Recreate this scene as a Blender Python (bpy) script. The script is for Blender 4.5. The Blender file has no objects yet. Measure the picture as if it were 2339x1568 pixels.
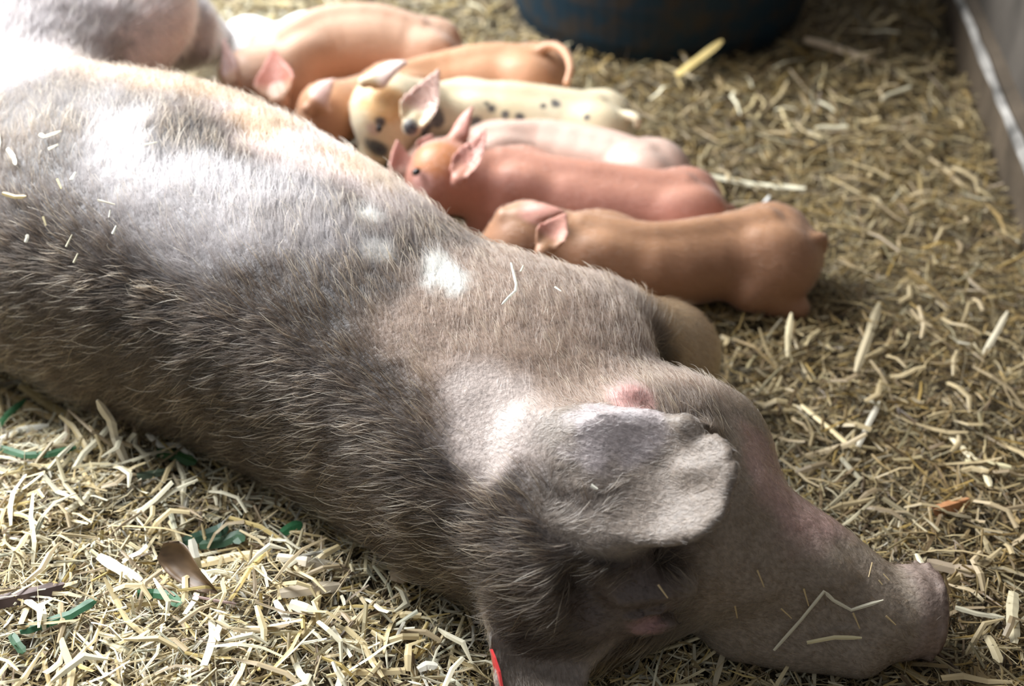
import bpy, math, random
import numpy as np
from mathutils import Vector, Matrix
from mathutils.bvhtree import BVHTree

# ------------------------------------------------------------------ camera
rng = np.random.default_rng(7)
random.seed(7)
SC = bpy.context.scene
COL = SC.collection
W_PX, H_PX = 2339, 1568
LENS, PITCH, CAM_H = 50.0, math.radians(35), 1.07
cam_d = bpy.data.cameras.new('camera')
cam_d.lens = LENS
cam_d.sensor_width = 36
cam_d.clip_start = 0.05
cam_d.dof.use_dof = True
cam_d.dof.focus_distance = 1.37
cam_d.dof.aperture_fstop = 3.2
cam = bpy.data.objects.new('camera', cam_d)
cam.location = (0, 0, CAM_H)
cam.rotation_euler = (math.pi / 2 - PITCH, 0, 0)
COL.objects.link(cam)
SC.camera = cam

# ------------------------------------------------------------------ light
SC.view_settings.view_transform = 'Standard'
SC.view_settings.look = 'None'
SC.view_settings.gamma = 1
SC.view_settings.use_curve_mapping = False
SC.view_settings.exposure = 0.1
world = bpy.data.worlds.new('world')
SC.world = world
world.use_nodes = True
bg = world.node_tree.nodes['Background']
bg.inputs[0].default_value = (0.88, 0.93, 1.0, 1)
bg.inputs[1].default_value = 0.32


def area(name, loc, aim, sx, sy, power, col):
    d = bpy.data.lights.new(name, 'AREA')
    d.shape = 'RECTANGLE'
    d.size, d.size_y, d.energy, d.color = sx, sy, power, col
    o = bpy.data.objects.new(name, d)
    o.location = loc
    o.rotation_euler = (Vector(aim) - Vector(loc)).to_track_quat('-Z', 'Y').to_euler()
    COL.objects.link(o)
    return o


# the open barn door: daylight from behind on the left
area('barn_door_daylight', (-1.9, 2.65, 2.15), (-0.3, 1.3, 0.1), 1.8, 1.8, 310, (0.95, 0.98, 1.0))

# ------------------------------------------------------------------ picture geometry
F_PX = W_PX * LENS / 36
FW = np.array([0, math.cos(PITCH), -math.sin(PITCH)])
RT = np.array([1.0, 0, 0])
UP = np.cross(RT, FW)
CAMP = np.array([0, 0, CAM_H])


def ray(x, y):
    return FW + RT * (x - W_PX / 2) / F_PX - UP * (y - H_PX / 2) / F_PX


def at(x, y, z):
    """the world point of height z seen at photograph pixel x, y"""
    d = ray(x, y)
    return CAMP + d * (z - CAM_H) / d[2]


# ------------------------------------------------------------------ noise
def _hash(i, j, k, seed):
    h = (i * 374761393 + j * 668265263 + k * 2147483647 + seed * 974711) & 0xFFFFFFFF
    h = ((h ^ (h >> 13)) * 1274126177) & 0xFFFFFFFF
    h = h ^ (h >> 16)
    return (h & 0xFFFF) / 65535.0


def vnoise(p, scale, seed=0):
    q = np.asarray(p, float) / scale
    i = np.floor(q).astype(np.int64)
    f = q - i
    f = f * f * (3 - 2 * f)
    out = 0
    for dx in (0, 1):
        for dy in (0, 1):
            for dz in (0, 1):
                w = (f[:, 0] if dx else 1 - f[:, 0]) * (f[:, 1] if dy else 1 - f[:, 1]) * (f[:, 2] if dz else 1 - f[:, 2])
                out = out + w * _hash(i[:, 0] + dx, i[:, 1] + dy, i[:, 2] + dz, seed)
    return out


def fbm(p, scale, seed=0, oct=3):
    t, a, s = 0, 1.0, 0
    for o in range(oct):
        t = t + a * vnoise(p, scale / 2 ** o, seed + o * 17)
        s += a
        a *= 0.5
    return t / s


def sstep(a, b, x):
    t = np.clip((x - a) / (b - a), 0, 1)
    return t * t * (3 - 2 * t)


# ------------------------------------------------------------------ materials
def mat(name):
    m = bpy.data.materials.new(name)
    m.use_nodes = True
    nt = m.node_tree
    return m, nt, nt.nodes, nt.links, nt.nodes['Principled BSDF']


def noise_bump(nt, P, scale, strength, dist=0.002, detail=4, coord='Object'):
    n, l = nt.nodes, nt.links
    tc = n.new('ShaderNodeTexCoord')
    no = n.new('ShaderNodeTexNoise')
    no.inputs['Scale'].default_value = scale
    no.inputs['Detail'].default_value = detail
    b = n.new('ShaderNodeBump')
    b.inputs['Strength'].default_value = strength
    b.inputs['Distance'].default_value = dist
    l.new(tc.outputs[coord], no.inputs['Vector'])
    l.new(no.outputs['Fac'], b.inputs['Height'])
    l.new(b.outputs['Normal'], P.inputs['Normal'])
    return no


def attr_mat(name, rough=0.5, spec=0.4, sss=0.0, sss_scale=0.01, bump=None, mottling=0.0, sheen=0.0):
    m, nt, n, l, P = mat(name)
    a = n.new('ShaderNodeAttribute')
    a.attribute_name = 'col'
    out = a.outputs['Color']
    if mottling:
        tc = n.new('ShaderNodeTexCoord')
        no = n.new('ShaderNodeTexNoise')
        no.inputs['Scale'].default_value = 220
        no.inputs['Detail'].default_value = 3
        mp = n.new('ShaderNodeMapRange')
        mp.inputs['From Min'].default_value = 0.3
        mp.inputs['From Max'].default_value = 0.7
        mp.inputs['To Min'].default_value = 1 - mottling
        mp.inputs['To Max'].default_value = 1 + mottling
        mx = n.new('ShaderNodeVectorMath')
        mx.operation = 'SCALE'
        l.new(tc.outputs['Object'], no.inputs['Vector'])
        l.new(no.outputs['Fac'], mp.inputs['Value'])
        l.new(out, mx.inputs[0])
        l.new(mp.outputs[0], mx.inputs['Scale'])
        out = mx.outputs[0]
    l.new(out, P.inputs['Base Color'])
    P.inputs['Roughness'].default_value = rough
    P.inputs['Specular IOR Level'].default_value = spec
    P.inputs['Sheen Weight'].default_value = sheen
    P.inputs['Sheen Roughness'].default_value = 0.4
    if sss:
        P.inputs['Subsurface Weight'].default_value = sss
        P.inputs['Subsurface Radius'].default_value = (1, 0.35, 0.25)
        P.inputs['Subsurface Scale'].default_value = sss_scale
    if bump:
        noise_bump(nt, P, *bump)
    return m


def plain_mat(name, col, rough=0.6, spec=0.3, var=0.25, scale=60, bump=None):
    m, nt, n, l, P = mat(name)
    tc = n.new('ShaderNodeTexCoord')
    no = n.new('ShaderNodeTexNoise')
    no.inputs['Scale'].default_value = scale
    no.inputs['Detail'].default_value = 4
    cr = n.new('ShaderNodeValToRGB')
    c = np.array(col)
    cr.color_ramp.elements[0].position = 0.3
    cr.color_ramp.elements[1].position = 0.7
    cr.color_ramp.elements[0].color = (*np.clip(c * (1 - var), 0, 1), 1)
    cr.color_ramp.elements[1].color = (*np.clip(c * (1 + var), 0, 1), 1)
    l.new(tc.outputs['Object'], no.inputs['Vector'])
    l.new(no.outputs['Fac'], cr.inputs['Fac'])
    l.new(cr.outputs['Color'], P.inputs['Base Color'])
    P.inputs['Roughness'].default_value = rough
    P.inputs['Specular IOR Level'].default_value = spec
    if bump:
        noise_bump(nt, P, *bump)
    return m


M_SKIN = attr_mat('sow_skin', 0.5, 0.35, bump=(260, 0.5, 0.002, 5), mottling=0.22)
M_PIGLET = attr_mat('piglet_skin', 0.45, 0.4, sss=0.12, sss_scale=0.012, bump=(420, 0.18, 0.001, 3), mottling=0.06, sheen=0.15)
M_STRAW = attr_mat('straw', 0.5, 0.45)
M_EYE = plain_mat('dark_eye', (0.012, 0.01, 0.01), 0.12, 0.6, 0.1)
M_TAG = plain_mat('red_plastic', (0.72, 0.05, 0.05), 0.35, 0.5, 0.08)


def hair_mat(name, rough=0.35):
    m = bpy.data.materials.new(name)
    m.use_nodes = True
    nt = m.node_tree
    n, l = nt.nodes, nt.links
    for x in list(n):
        n.remove(x)
    out = n.new('ShaderNodeOutputMaterial')
    a = n.new('ShaderNodeAttribute')
    a.attribute_name = 'hcol'
    t = n.new('ShaderNodeAttribute')
    t.attribute_name = 'htip'
    hi = n.new('ShaderNodeHairInfo')
    mp = n.new('ShaderNodeMapRange')
    mp.inputs['From Min'].default_value = 0.3
    mp.inputs['From Max'].default_value = 0.95
    mx = n.new('ShaderNodeMix')
    mx.data_type = 'RGBA'
    l.new(hi.outputs['Intercept'], mp.inputs['Value'])
    l.new(mp.outputs[0], mx.inputs[0])
    l.new(a.outputs['Color'], mx.inputs[6])
    l.new(t.outputs['Color'], mx.inputs[7])
    P = n.new('ShaderNodeBsdfHairPrincipled')
    P.model = 'CHIANG'
    P.parametrization = 'COLOR'
    l.new(mx.outputs[2], P.inputs['Color'])
    P.inputs['Roughness'].default_value = rough
    P.inputs['Radial Roughness'].default_value = 0.5
    P.inputs['Coat'].default_value = 0.0
    l.new(P.outputs[0], out.inputs['Surface'])
    return m


M_HAIR = hair_mat('bristle_hair')


# ------------------------------------------------------------------ object helpers
def tag(o, label=None, cat=None, group=None, kind=None):
    if label:
        o['label'] = label
    if cat:
        o['category'] = cat
    if group:
        o['group'] = group
    if kind:
        o['kind'] = kind
    return o


def mesh_np(name, V, Q, smooth=True, col=None, ngon=4):
    me = bpy.data.meshes.new(name)
    V = np.asarray(V, np.float32)
    Q = np.asarray(Q, np.int32)
    me.vertices.add(len(V))
    me.vertices.foreach_set('co', V.ravel())
    me.loops.add(Q.size)
    me.loops.foreach_set('vertex_index', Q.ravel())
    me.polygons.add(len(Q))
    me.polygons.foreach_set('loop_start', np.arange(len(Q), dtype=np.int32) * ngon)
    me.polygons.foreach_set('use_smooth', np.full(len(Q), smooth, bool))
    if col is not None:
        ca = me.color_attributes.new('col', 'FLOAT_COLOR', 'POINT')
        c4 = np.ones((len(V), 4), np.float32)
        c4[:, :3] = col
        ca.data.foreach_set('color', c4.ravel())
    me.update(calc_edges=True)
    me.validate()
    if not smooth:
        me.shade_flat()
    return me


def link(name, me, m, parent=None):
    o = bpy.data.objects.new(name, me)
    if m is not None and not (me and len(me.materials)):
        me.materials.append(m)
    COL.objects.link(o)
    if parent is not None:
        o.parent = parent
    return o


def poly_mesh(name, verts, faces, smooth=False):
    me = bpy.data.meshes.new(name)
    me.from_pydata([tuple(v) for v in verts], [], faces)
    me.update()
    if not smooth:
        me.shade_flat()
    return me


# ------------------------------------------------------------------ signed distance bodies
def unit(v):
    v = np.asarray(v, float)
    return v / np.linalg.norm(v)


class Body:
    """a smooth union of shapes, turned into one continuous mesh by surface nets"""

    def __init__(self):
        self.prims = []

    def add(self, fn, lo, hi, k):
        self.prims.append((fn, np.array(lo, float), np.array(hi, float), k))

    def cone(self, a, b, ra, rb, k=0.03, squash=None):
        """swept sphere from a (radius ra) to b (radius rb)"""
        a, b = np.array(a, float), np.array(b, float)
        ab = b - a
        L2 = max(ab @ ab, 1e-9)

        def fn(P):
            t = np.clip(((P - a) @ ab) / L2, 0, 1)
            c = P - a - t[..., None] * ab
            return np.sqrt((c * c).sum(-1)) - (ra + (rb - ra) * t)
        r = max(ra, rb)
        self.add(fn, np.minimum(a, b) - r, np.maximum(a, b) + r, k)

    def chain(self, pts, radii, k=0.03, m=3):
        """one smooth swept limb through several points"""
        Pt, R = np.array(pts, float), np.array(radii, float)
        n = len(Pt)
        q = np.concatenate([np.concatenate([2 * Pt[:1] - Pt[1:2], Pt, 2 * Pt[-1:] - Pt[-2:-1]]),
                            np.concatenate([[2 * R[0] - R[1]], R, [2 * R[-1] - R[-2]]])[:, None]], 1)
        out = []
        for i in range(1, n):
            for t in np.arange(m) / m:
                p0, p1, p2, p3 = q[i - 1], q[i], q[i + 1], q[i + 2]
                out.append(.5 * (2 * p1 + (p2 - p0) * t + (2 * p0 - 5 * p1 + 4 * p2 - p3) * t * t + (3 * p1 - p0 - 3 * p2 + p3) * t**3))
        out.append(q[n])
        out = np.array(out, np.float32)

        def fn(P):
            d = None
            for a, b in zip(out[:-1], out[1:]):
                ab = b[:3] - a[:3]
                e = P - a[:3]
                t = np.clip((e @ ab) / max(ab @ ab, 1e-9), 0, 1)
                c = e - t[..., None] * ab
                v = np.sqrt((c * c).sum(-1)) - (a[3] + (b[3] - a[3]) * t)
                d = v if d is None else np.minimum(d, v)
            return d
        r = R.max() * 1.05
        self.add(fn, out[:, :3].min(0) - r, out[:, :3].max(0) + r, k)

    def ell(self, c, axes, radii, k=0.03, cut=False):
        """ellipsoid with three axis vectors"""
        c = np.array(c, float)
        A = np.array([unit(x) for x in axes])
        R = np.array(radii, float)

        def fn(P):
            q = (P - c) @ A.T / R
            n = np.sqrt((q * q).sum(-1))
            g = np.sqrt(((q / R) ** 2).sum(-1)) + 1e-9
            return n * (n - 1) / g
        r = R.max()
        self.add(fn, c - r, c + r, k if not cut else -k)

    def tube(self, st, ax, nx, zx, k=0.03, p=2.3):
        """straight-axis tube; stations (s, n0, z0, rn, rz) along ax, cross-section a superellipse"""
        S = np.array(st, float)
        s0, s1 = S[0, 0], S[-1, 0]
        ss = np.linspace(s0, s1, 200)
        # smooth interpolation (cubic hermite with finite differences)
        T = np.gradient(S[:, 1:], S[:, 0], axis=0)
        out = np.zeros((200, 4))
        for i, s in enumerate(ss):
            j = min(max(np.searchsorted(S[:, 0], s) - 1, 0), len(S) - 2)
            h = S[j + 1, 0] - S[j, 0]
            t = (s - S[j, 0]) / h
            h00, h10, h01, h11 = 2 * t**3 - 3 * t**2 + 1, t**3 - 2 * t**2 + t, -2 * t**3 + 3 * t**2, t**3 - t**2
            out[i] = h00 * S[j, 1:] + h10 * h * T[j] + h01 * S[j + 1, 1:] + h11 * h * T[j + 1]

        def fn(P):
            s = P @ ax
            sc = np.clip(s, s0, s1)
            n0, z0, rn, rz = [np.interp(sc, ss, out[:, c]) for c in range(4)]
            u, w = np.abs((P @ nx - n0) / rn), np.abs((P @ zx - z0) / rz)
            r = (u**p + w**p) ** (1 / p)
            d = (r - 1) * np.minimum(rn, rz)
            e = s - sc
            return np.where(e != 0, np.sqrt(np.maximum(d, 0)**2 + e * e) + np.minimum(d, 0), d)
        corners = []
        for i in (0, 60, 130, 199):
            for sn in (-1, 1):
                for sz in (-1, 1):
                    corners.append(ax * ss[i] + nx * (out[i, 0] + sn * out[i, 2]) + zx * (out[i, 1] + sz * out[i, 3]))
        C_ = np.array(corners)
        self.add(fn, C_.min(0) - 0.04, C_.max(0) + 0.04, k)

    def ear(self, base, tip, wdir, width, thick=0.0035, curl=0.3, bend=0.0, k=0.01, fold=0.0, prof=None):
        """a thin leaf-shaped sheet from base to tip; wdir is the width direction; curl cups it, bend arcs it"""
        base, tip = np.array(base, float), np.array(tip, float)
        L = np.linalg.norm(tip - base)
        u = (tip - base) / L
        v = unit(np.array(wdir, float) - u * (np.array(wdir, float) @ u))
        w = np.cross(u, v)
        if prof is None:
            pu, pw = [-.1, 0, .15, .3, .55, .8, .93, 1.0], [.7, .82, 1.0, .96, .70, .36, .16, .05]
        else:
            pu, pw = prof

        def fn(P):
            q = P - base
            a, b, c = (q @ u) / L, q @ v, q @ w
            hw = np.interp(a, pu, pw) * width
            c2 = c - bend * L * (4 * a * (1 - a)) + curl * np.interp(a, [0, 1], [1.5, .5]) * b * b / width - fold * np.maximum(np.abs(b) - .6 * hw, 0)
            th = thick * np.interp(a, [0, .25, 1], [2.0, 1.15, .9])
            da = np.maximum(-a - .1, a - 1) * L
            db = np.abs(b) - hw
            dl = np.maximum(da, db * 0.8)
            dc = np.abs(c2) / math.sqrt(1 + curl) - th
            o = np.sqrt(np.maximum(dl + th, 0)**2 + np.maximum(dc + th, 0)**2) - th
            return o + np.minimum(np.maximum(dl + th, dc + th), 0)
        pts = np.array([base - v * width, base + v * width, tip, tip + v * width * .6, tip - v * width * .6,
                        base + w * bend * L * 1.5, (base + tip) / 2 + w * bend * L, base - w * width * curl - v * width, tip - w * width * curl])
        self.add(fn, pts.min(0) - 0.02 - abs(bend) * L, pts.max(0) + 0.02 + abs(bend) * L, k)
        return fn

    @staticmethod
    def smin(a, b, k):
        h = np.clip(0.5 + 0.5 * (b - a) / k, 0, 1)
        return b + (a - b) * h - k * h * (1 - h)

    def value(self, P):
        d = np.full(P.shape[:-1], 1.0)
        for fn, lo, hi, k in self.prims:
            if k < 0:
                d = -Body.smin(-d, fn(P), -k)
            else:
                d = Body.smin(d, fn(P), k)
        return d

    def mesh(self, h, smooth=2):
        lo = np.min([p[1] for p in self.prims if p[3] > 0], 0) - 3 * h
        hi = np.max([p[2] for p in self.prims if p[3] > 0], 0) + 3 * h
        n = np.ceil((hi - lo) / h).astype(int) + 1
        D = np.full(n, 0.2, np.float32)
        for fn, a, b, k in self.prims:
            pad = abs(k) * 1.1 + 2 * h
            i0 = np.maximum(np.floor((a - pad - lo) / h).astype(int), 0)
            i1 = np.minimum(np.ceil((b + pad - lo) / h).astype(int) + 1, n)
            sl = tuple(slice(x, y) for x, y in zip(i0, i1))
            G = np.stack(np.meshgrid(*[lo[c] + h * np.arange(i0[c], i1[c]) for c in range(3)], indexing='ij'), -1).astype(np.float32)
            v = fn(G)
            if k < 0:
                D[sl] = -Body.smin(-D[sl], v, -k)
            else:
                D[sl] = Body.smin(D[sl], v, k)
        self.D, self.lo, self.h = D, lo, h
        ins = D < 0
        # active cells
        cnt = np.zeros(n - 1, np.int8)
        for dx in (0, 1):
            for dy in (0, 1):
                for dz in (0, 1):
                    cnt += ins[dx:n[0] - 1 + dx, dy:n[1] - 1 + dy, dz:n[2] - 1 + dz]
        act = np.argwhere((cnt > 0) & (cnt < 8))
        idx = np.full(n - 1, -1, np.int32)
        idx[tuple(act.T)] = np.arange(len(act))
        cs = [(0, 0, 0), (1, 0, 0), (0, 1, 0), (1, 1, 0), (0, 0, 1), (1, 0, 1), (0, 1, 1), (1, 1, 1)]
        cv = np.stack([D[act[:, 0] + c[0], act[:, 1] + c[1], act[:, 2] + c[2]] for c in cs], 1).astype(float)
        acc = np.zeros((len(act), 3))
        num = np.zeros(len(act))
        for i in range(8):
            for j in range(i + 1, 8):
                if sum(abs(cs[i][c] - cs[j][c]) for c in range(3)) == 1:
                    x = (cv[:, i] < 0) != (cv[:, j] < 0)
                    t = cv[:, i] / np.where(x, cv[:, i] - cv[:, j], 1)
                    p = np.array(cs[i]) + t[:, None] * (np.array(cs[j]) - np.array(cs[i]))
                    acc += np.where(x[:, None], p, 0)
                    num += x
        V = lo + h * (act + acc / num[:, None])
        Q = []
        for ax in range(3):
            a = [slice(None)] * 3
            b = [slice(None)] * 3
            a[ax], b[ax] = slice(0, -1), slice(1, None)
            A, B = ins[tuple(a)], ins[tuple(b)]
            E = np.argwhere(A != B)
            o1, o2 = (ax + 1) % 3, (ax + 2) % 3
            E = E[(E[:, o1] > 0) & (E[:, o2] > 0) & (E[:, o1] < n[o1] - 1) & (E[:, o2] < n[o2] - 1)]
            d1, d2 = np.zeros(3, int), np.zeros(3, int)
            d1[o1], d2[o2] = 1, 1
            q = np.stack([idx[tuple((E - d1 - d2).T)], idx[tuple((E - d2).T)], idx[tuple(E.T)], idx[tuple((E - d1).T)]], 1)
            f = A[tuple(E.T)]
            q = np.where(f[:, None], q, q[:, ::-1])
            Q.append(q)
        Q = np.concatenate(Q)
        for it in range(smooth * 2):
            s = np.zeros_like(V)
            c = np.zeros(len(V))
            for i in range(4):
                for j in (1, 3):
                    s += np.stack([np.bincount(Q[:, i], V[Q[:, (i + j) % 4], q], len(V)) for q in range(3)], 1)
                    c += np.bincount(Q[:, i], minlength=len(V))
            lam = 0.55 if it % 2 == 0 else -0.57
            V = V + lam * (s / np.maximum(c, 1)[:, None] - V)
        return V, Q


def vnormals(V, Q):
    n = np.cross(V[Q[:, 2]] - V[Q[:, 0]], V[Q[:, 3]] - V[Q[:, 1]])
    N = np.zeros_like(V)
    for i in range(4):
        np.add.at(N, Q[:, i], n)
    return N / (np.linalg.norm(N, axis=1)[:, None] + 1e-12)


def mix(a, b, t):
    t = np.atleast_1d(t)[:, None]
    return np.asarray(a) * (1 - t) + np.asarray(b) * t


def near(P, c, r, seed=3, rough=0.35, sc=0.03):
    """soft ragged patch around point c"""
    d = np.linalg.norm(P - np.array(c), axis=1) / r
    d = d + rough * (fbm(P, sc, seed) - 0.5) * 2
    return 1 - sstep(0.6, 1.1, d)


# ------------------------------------------------------------------ the ground
AX = unit((-0.84, 0.54, 0))      # sow: head -> tail
NX = unit((0.54, 0.84, 0))       # sow: back -> belly
ZX = np.array([0, 0, 1.0])


def ground_h(x, y):
    P = np.stack([x, y, np.zeros_like(x)], -1)
    s, n = P @ AX, P @ NX
    h = 0.035 * (fbm(P, 0.22, 5) - 0.5) + 0.022 * (fbm(P, 0.07, 9) - 0.5)
    h += 0.05 * sstep(0.86, 0.70, n) * sstep(0.35, 0.75, s)      # litter heaped against her back
    for (px, py, r, a) in ((620, 1200, .10, .035), (300, 1010, .09, .03), (900, 1300, .07, .02), (480, 1290, .05, -.035)):
        c = at(px, py, 0.03)
        h += a * np.exp(-((x - c[0])**2 + (y - c[1])**2) / r**2)
    h += 0.015 * sstep(2.1, 2.8, y)
    return h

# ------------------------------------------------------------------ the setting: floor and pen wall
def grid_surface(name, x0, x1, y0, y1, step, fn, m, col=None):
    xs, ys = np.arange(x0, x1, step), np.arange(y0, y1, step)
    X, Y = np.meshgrid(xs, ys, indexing='ij')
    V = np.stack([X.ravel(), Y.ravel(), fn(X.ravel(), Y.ravel())], -1)
    i = np.arange(len(xs) - 1)[:, None] * len(ys) + np.arange(len(ys) - 1)[None]
    i = i.ravel()
    Q = np.stack([i, i + len(ys), i + len(ys) + 1, i + 1], -1)
    return link(name, mesh_np(name, V, Q), m)


m_floor, nt, n_, l_, P_ = mat('packed_litter')
tc = n_.new('ShaderNodeTexCoord')
no = n_.new('ShaderNodeTexNoise')
no.inputs['Scale'].default_value = 90
no.inputs['Detail'].default_value = 8
cr = n_.new('ShaderNodeValToRGB')
cr.color_ramp.elements[0].position, cr.color_ramp.elements[0].color = 0.35, (0.06, 0.045, 0.028, 1)
cr.color_ramp.elements[1].position, cr.color_ramp.elements[1].color = 0.7, (0.26, 0.2, 0.115, 1)
l_.new(tc.outputs['Object'], no.inputs['Vector'])
l_.new(no.outputs['Fac'], cr.inputs['Fac'])
l_.new(cr.outputs['Color'], P_.inputs['Base Color'])
P_.inputs['Roughness'].default_value = 0.9
noise_bump(nt, P_, 140, 1.0, 0.01, 6)
floor = grid_surface('floor', -2.2, 1.6, 0.2, 4.2, 0.02, lambda x, y: ground_h(x, y) - 0.012, m_floor)
tag(floor, 'brown trampled litter floor under the straw of the pen', kind='structure')

# pen wall on the right: a concrete face above a proud, worn sill board
w0, w1 = at(2339, 560, 0), at(2130, 0, 0)
wd = unit((w1 - w0) * np.array([1, 1, 0]))
wn = np.array([wd[1], -wd[0], 0])                 # away from the pen


def extrude_profile(name, prof, t0, t1, nseg, m, jitter=0.0, parent=None):
    """a profile (out, z) swept along the foot of the wall"""
    V, Fc = [], []
    k = len(prof)
    for i in range(nseg + 1):
        t = t0 + (t1 - t0) * i / nseg
        for (o, z) in prof:
            p = w0 + wd * t + wn * (o + random.uniform(-jitter, jitter)) + np.array([0, 0, z + random.uniform(-jitter, jitter)])
            V.append(p)
    for i in range(nseg):
        for j in range(k):
            a, b = i * k + j, i * k + (j + 1) % k
            Fc.append((a, a + k, b + k, b))
    Fc.append(tuple(range(k)))
    Fc.append(tuple(reversed(range(nseg * k, nseg * k + k))))
    me = poly_mesh(name, V, Fc)
    return link(name, me, m, parent)


m_wall = plain_mat('grey_wall', (0.068, 0.058, 0.048), 0.7, 0.3, 0.3, 9, bump=(45, 0.35, 0.004, 5))
m_sill = plain_mat('brown_sill', (0.075, 0.056, 0.038), 0.65, 0.3, 0.3, 14, bump=(60, 0.4, 0.004, 5))
m_worn = plain_mat('worn_edge', (0.24, 0.225, 0.205), 0.8, 0.2, 0.75, 14, bump=(90, 0.6, 0.004, 5))
wall = extrude_profile('wall_right', [(0.03, -0.1), (0.03, 1.0), (0.12, 1.0), (0.12, -0.1)], -2.2, 2.6, 30, m_wall)
tag(wall, 'grey pen wall with a pale worn ledge on the right', kind='structure')
sill = extrude_profile('sill_board', [(0.0, -0.1), (0.0, 0.088), (0.0302, 0.1), (0.0302, -0.1)], -2.2, 2.6, 60, m_sill, 0.0012, wall)
worn = extrude_profile('worn_edge', [(-0.002, 0.083), (-0.0015, 0.09), (0.006, 0.0955), (0.010, 0.09)], -2.2, 2.6, 90, m_worn, 0.0022, sill)

# ------------------------------------------------------------------ the sow
sow_b = Body()
sow_b.tube([
    (0.44, 0.94, 0.115, 0.125, 0.118),
    (0.52, 0.945, 0.122, 0.14, 0.124),
    (0.62, 0.958, 0.134, 0.158, 0.136),
    (0.76, 0.985, 0.152, 0.17, 0.152),
    (0.95, 1.008, 0.172, 0.19, 0.172),
    (1.18, 1.014, 0.182, 0.219, 0.18),
    (1.36, 1.02, 0.172, 0.214, 0.168),
    (1.55, 1.03, 0.165, 0.20, 0.16),
    (1.75, 1.03, 0.155, 0.17, 0.15),
    (1.88, 1.03, 0.14, 0.09, 0.085)], AX, NX, ZX, k=0.05, p=2.25)
# shoulder and upper foreleg (the free one, on top)
sow_b.ell(at(1230, 800, 0.19), (AX, NX, ZX), (0.12, 0.105, 0.082), k=0.07)
K1 = at(1335, 795, 0.15)
K2 = at(1515, 815, 0.075)
sow_b.cone(K1, K2, 0.085, 0.058, k=0.03)
sow_b.cone(K2, K2 + np.array([-0.09, 0.11, -0.03]), 0.06, 0.042, k=0.03)
sow_b.cone(K2 + np.array([-0.09, 0.11, -0.03]), K2 + np.array([-0.16, 0.17, -0.04]), 0.04, 0.034, k=0.02)
# upper hind leg: ham, thigh, hock
hp = at(110, 40, 0.27)
sow_b.ell(hp, (AX, NX, ZX), (0.2, 0.22, 0.13), k=0.06)
th = at(400, 70, 0.17)
sow_b.cone(hp + np.array([0.02, 0.04, -0.03]), th, 0.13, 0.062, k=0.05)
sow_b.cone(th, th + np.array([0.02, 0.2, -0.11]), 0.06, 0.036, k=0.03)
# udder along the belly (faces the piglets)
sow_b.tube([(0.86, 1.12, 0.085, 0.08, 0.06), (0.95, 1.15, 0.09, 0.12, 0.085), (1.2, 1.17, 0.09, 0.135, 0.09), (1.45, 1.16, 0.09, 0.12, 0.085), (1.55, 1.12, 0.085, 0.07, 0.06)], AX, NX, ZX, k=0.05)
for i, s in enumerate(np.linspace(0.93, 1.5, 6)):
    c = AX * s + NX * (1.235 + 0.01 * (i % 2)) + ZX * 0.09
    sow_b.ell(c, (AX, NX, ZX), (0.055, 0.065, 0.065), k=0.04)
    sow_b.cone(c + NX * 0.05, c + NX * 0.085, 0.012, 0.008, k=0.012)


def surf(x, y):
    """where the line of sight at a pixel meets the sow as built so far"""
    d = unit(ray(x, y))
    t = np.linspace(0.9, 2.2, 900)
    P = CAMP + t[:, None] * d
    i = np.argmax(sow_b.value(P) < 0)
    return P[i]


# head
H = [at(1470, 1150, 0.13), at(1675, 1245, 0.10), at(1840, 1310, 0.076), at(1965, 1372, 0.06), at(2035, 1400, 0.054)]
HR = [0.105, 0.078, 0.059, 0.047, 0.040]
sow_b.chain(H, HR, k=0.04, m=4)
HAX = unit(H[4] - H[0])
sow_b.cone(at(1330, 1230, 0.135), H[0], 0.10, 0.11, k=0.05)
sow_b.ell(at(1525, 1035, 0.13), (HAX, np.cross(ZX, HAX), ZX), (0.095, 0.06, 0.085), k=0.045)      # jowl
SD = unit(np.array([0.93, 0.22, -0.18]))                                                        # the way the nose disc faces
SL = unit(np.cross(ZX, SD))
sow_b.ell(H[4] + SD * 0.016, (SD, SL, np.cross(SD, SL)), (0.026, 0.045, 0.05), k=0.007)
sow_b.ell(H[4] + SD * 0.034, (SD, SL, np.cross(SD, SL)), (0.009, 0.048, 0.053), k=0.005)
for sg in (-1, 1):
    sow_b.ell(H[4] + SD * 0.044 + SL * 0.017 * sg, (SD, SL, np.cross(SD, SL)), (0.02, 0.008, 0.012), k=0.006, cut=True)
sow_b.cone(at(1700, 1400, 0.035), at(1960, 1470, 0.03), 0.05, 0.035, k=0.02)                      # lower jaw, half sunk in straw
# brow, closed eye and the folds round it
q = surf(1480, 1365)
sow_b.ell(q - FW * 0.002, (unit(RT + UP * .25), unit(UP - RT * .25), FW), (0.05, 0.018, 0.02), k=0.014)
q = surf(1465, 1425)
sow_b.ell(q - FW * 0.002, (unit(RT + UP * .1), UP, FW), (0.036, 0.011, 0.014), k=0.006)
q = surf(1455, 1402)
sow_b.ell(q, (unit(RT + UP * .2), unit(UP - RT * .2), FW), (0.044, 0.005, 0.016), k=0.006, cut=True)
q = surf(1352, 1395)
sow_b.ell(q, (unit(RT * .35 - UP), unit(RT + UP * .35), FW), (0.042, 0.014, 0.02), k=0.022, cut=True)
q = surf(1560, 1290)
sow_b.ell(q, (unit(RT - UP * .3), unit(UP + RT * .3), FW), (0.055, 0.008, 0.008), k=0.014, cut=True)
q = surf(1890, 1300)
sow_b.ell(q + FW * 0.004, (unit(RT - UP * .8), unit(UP + RT * .8), FW), (0.03, 0.015, 0.012), k=0.015)
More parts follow.
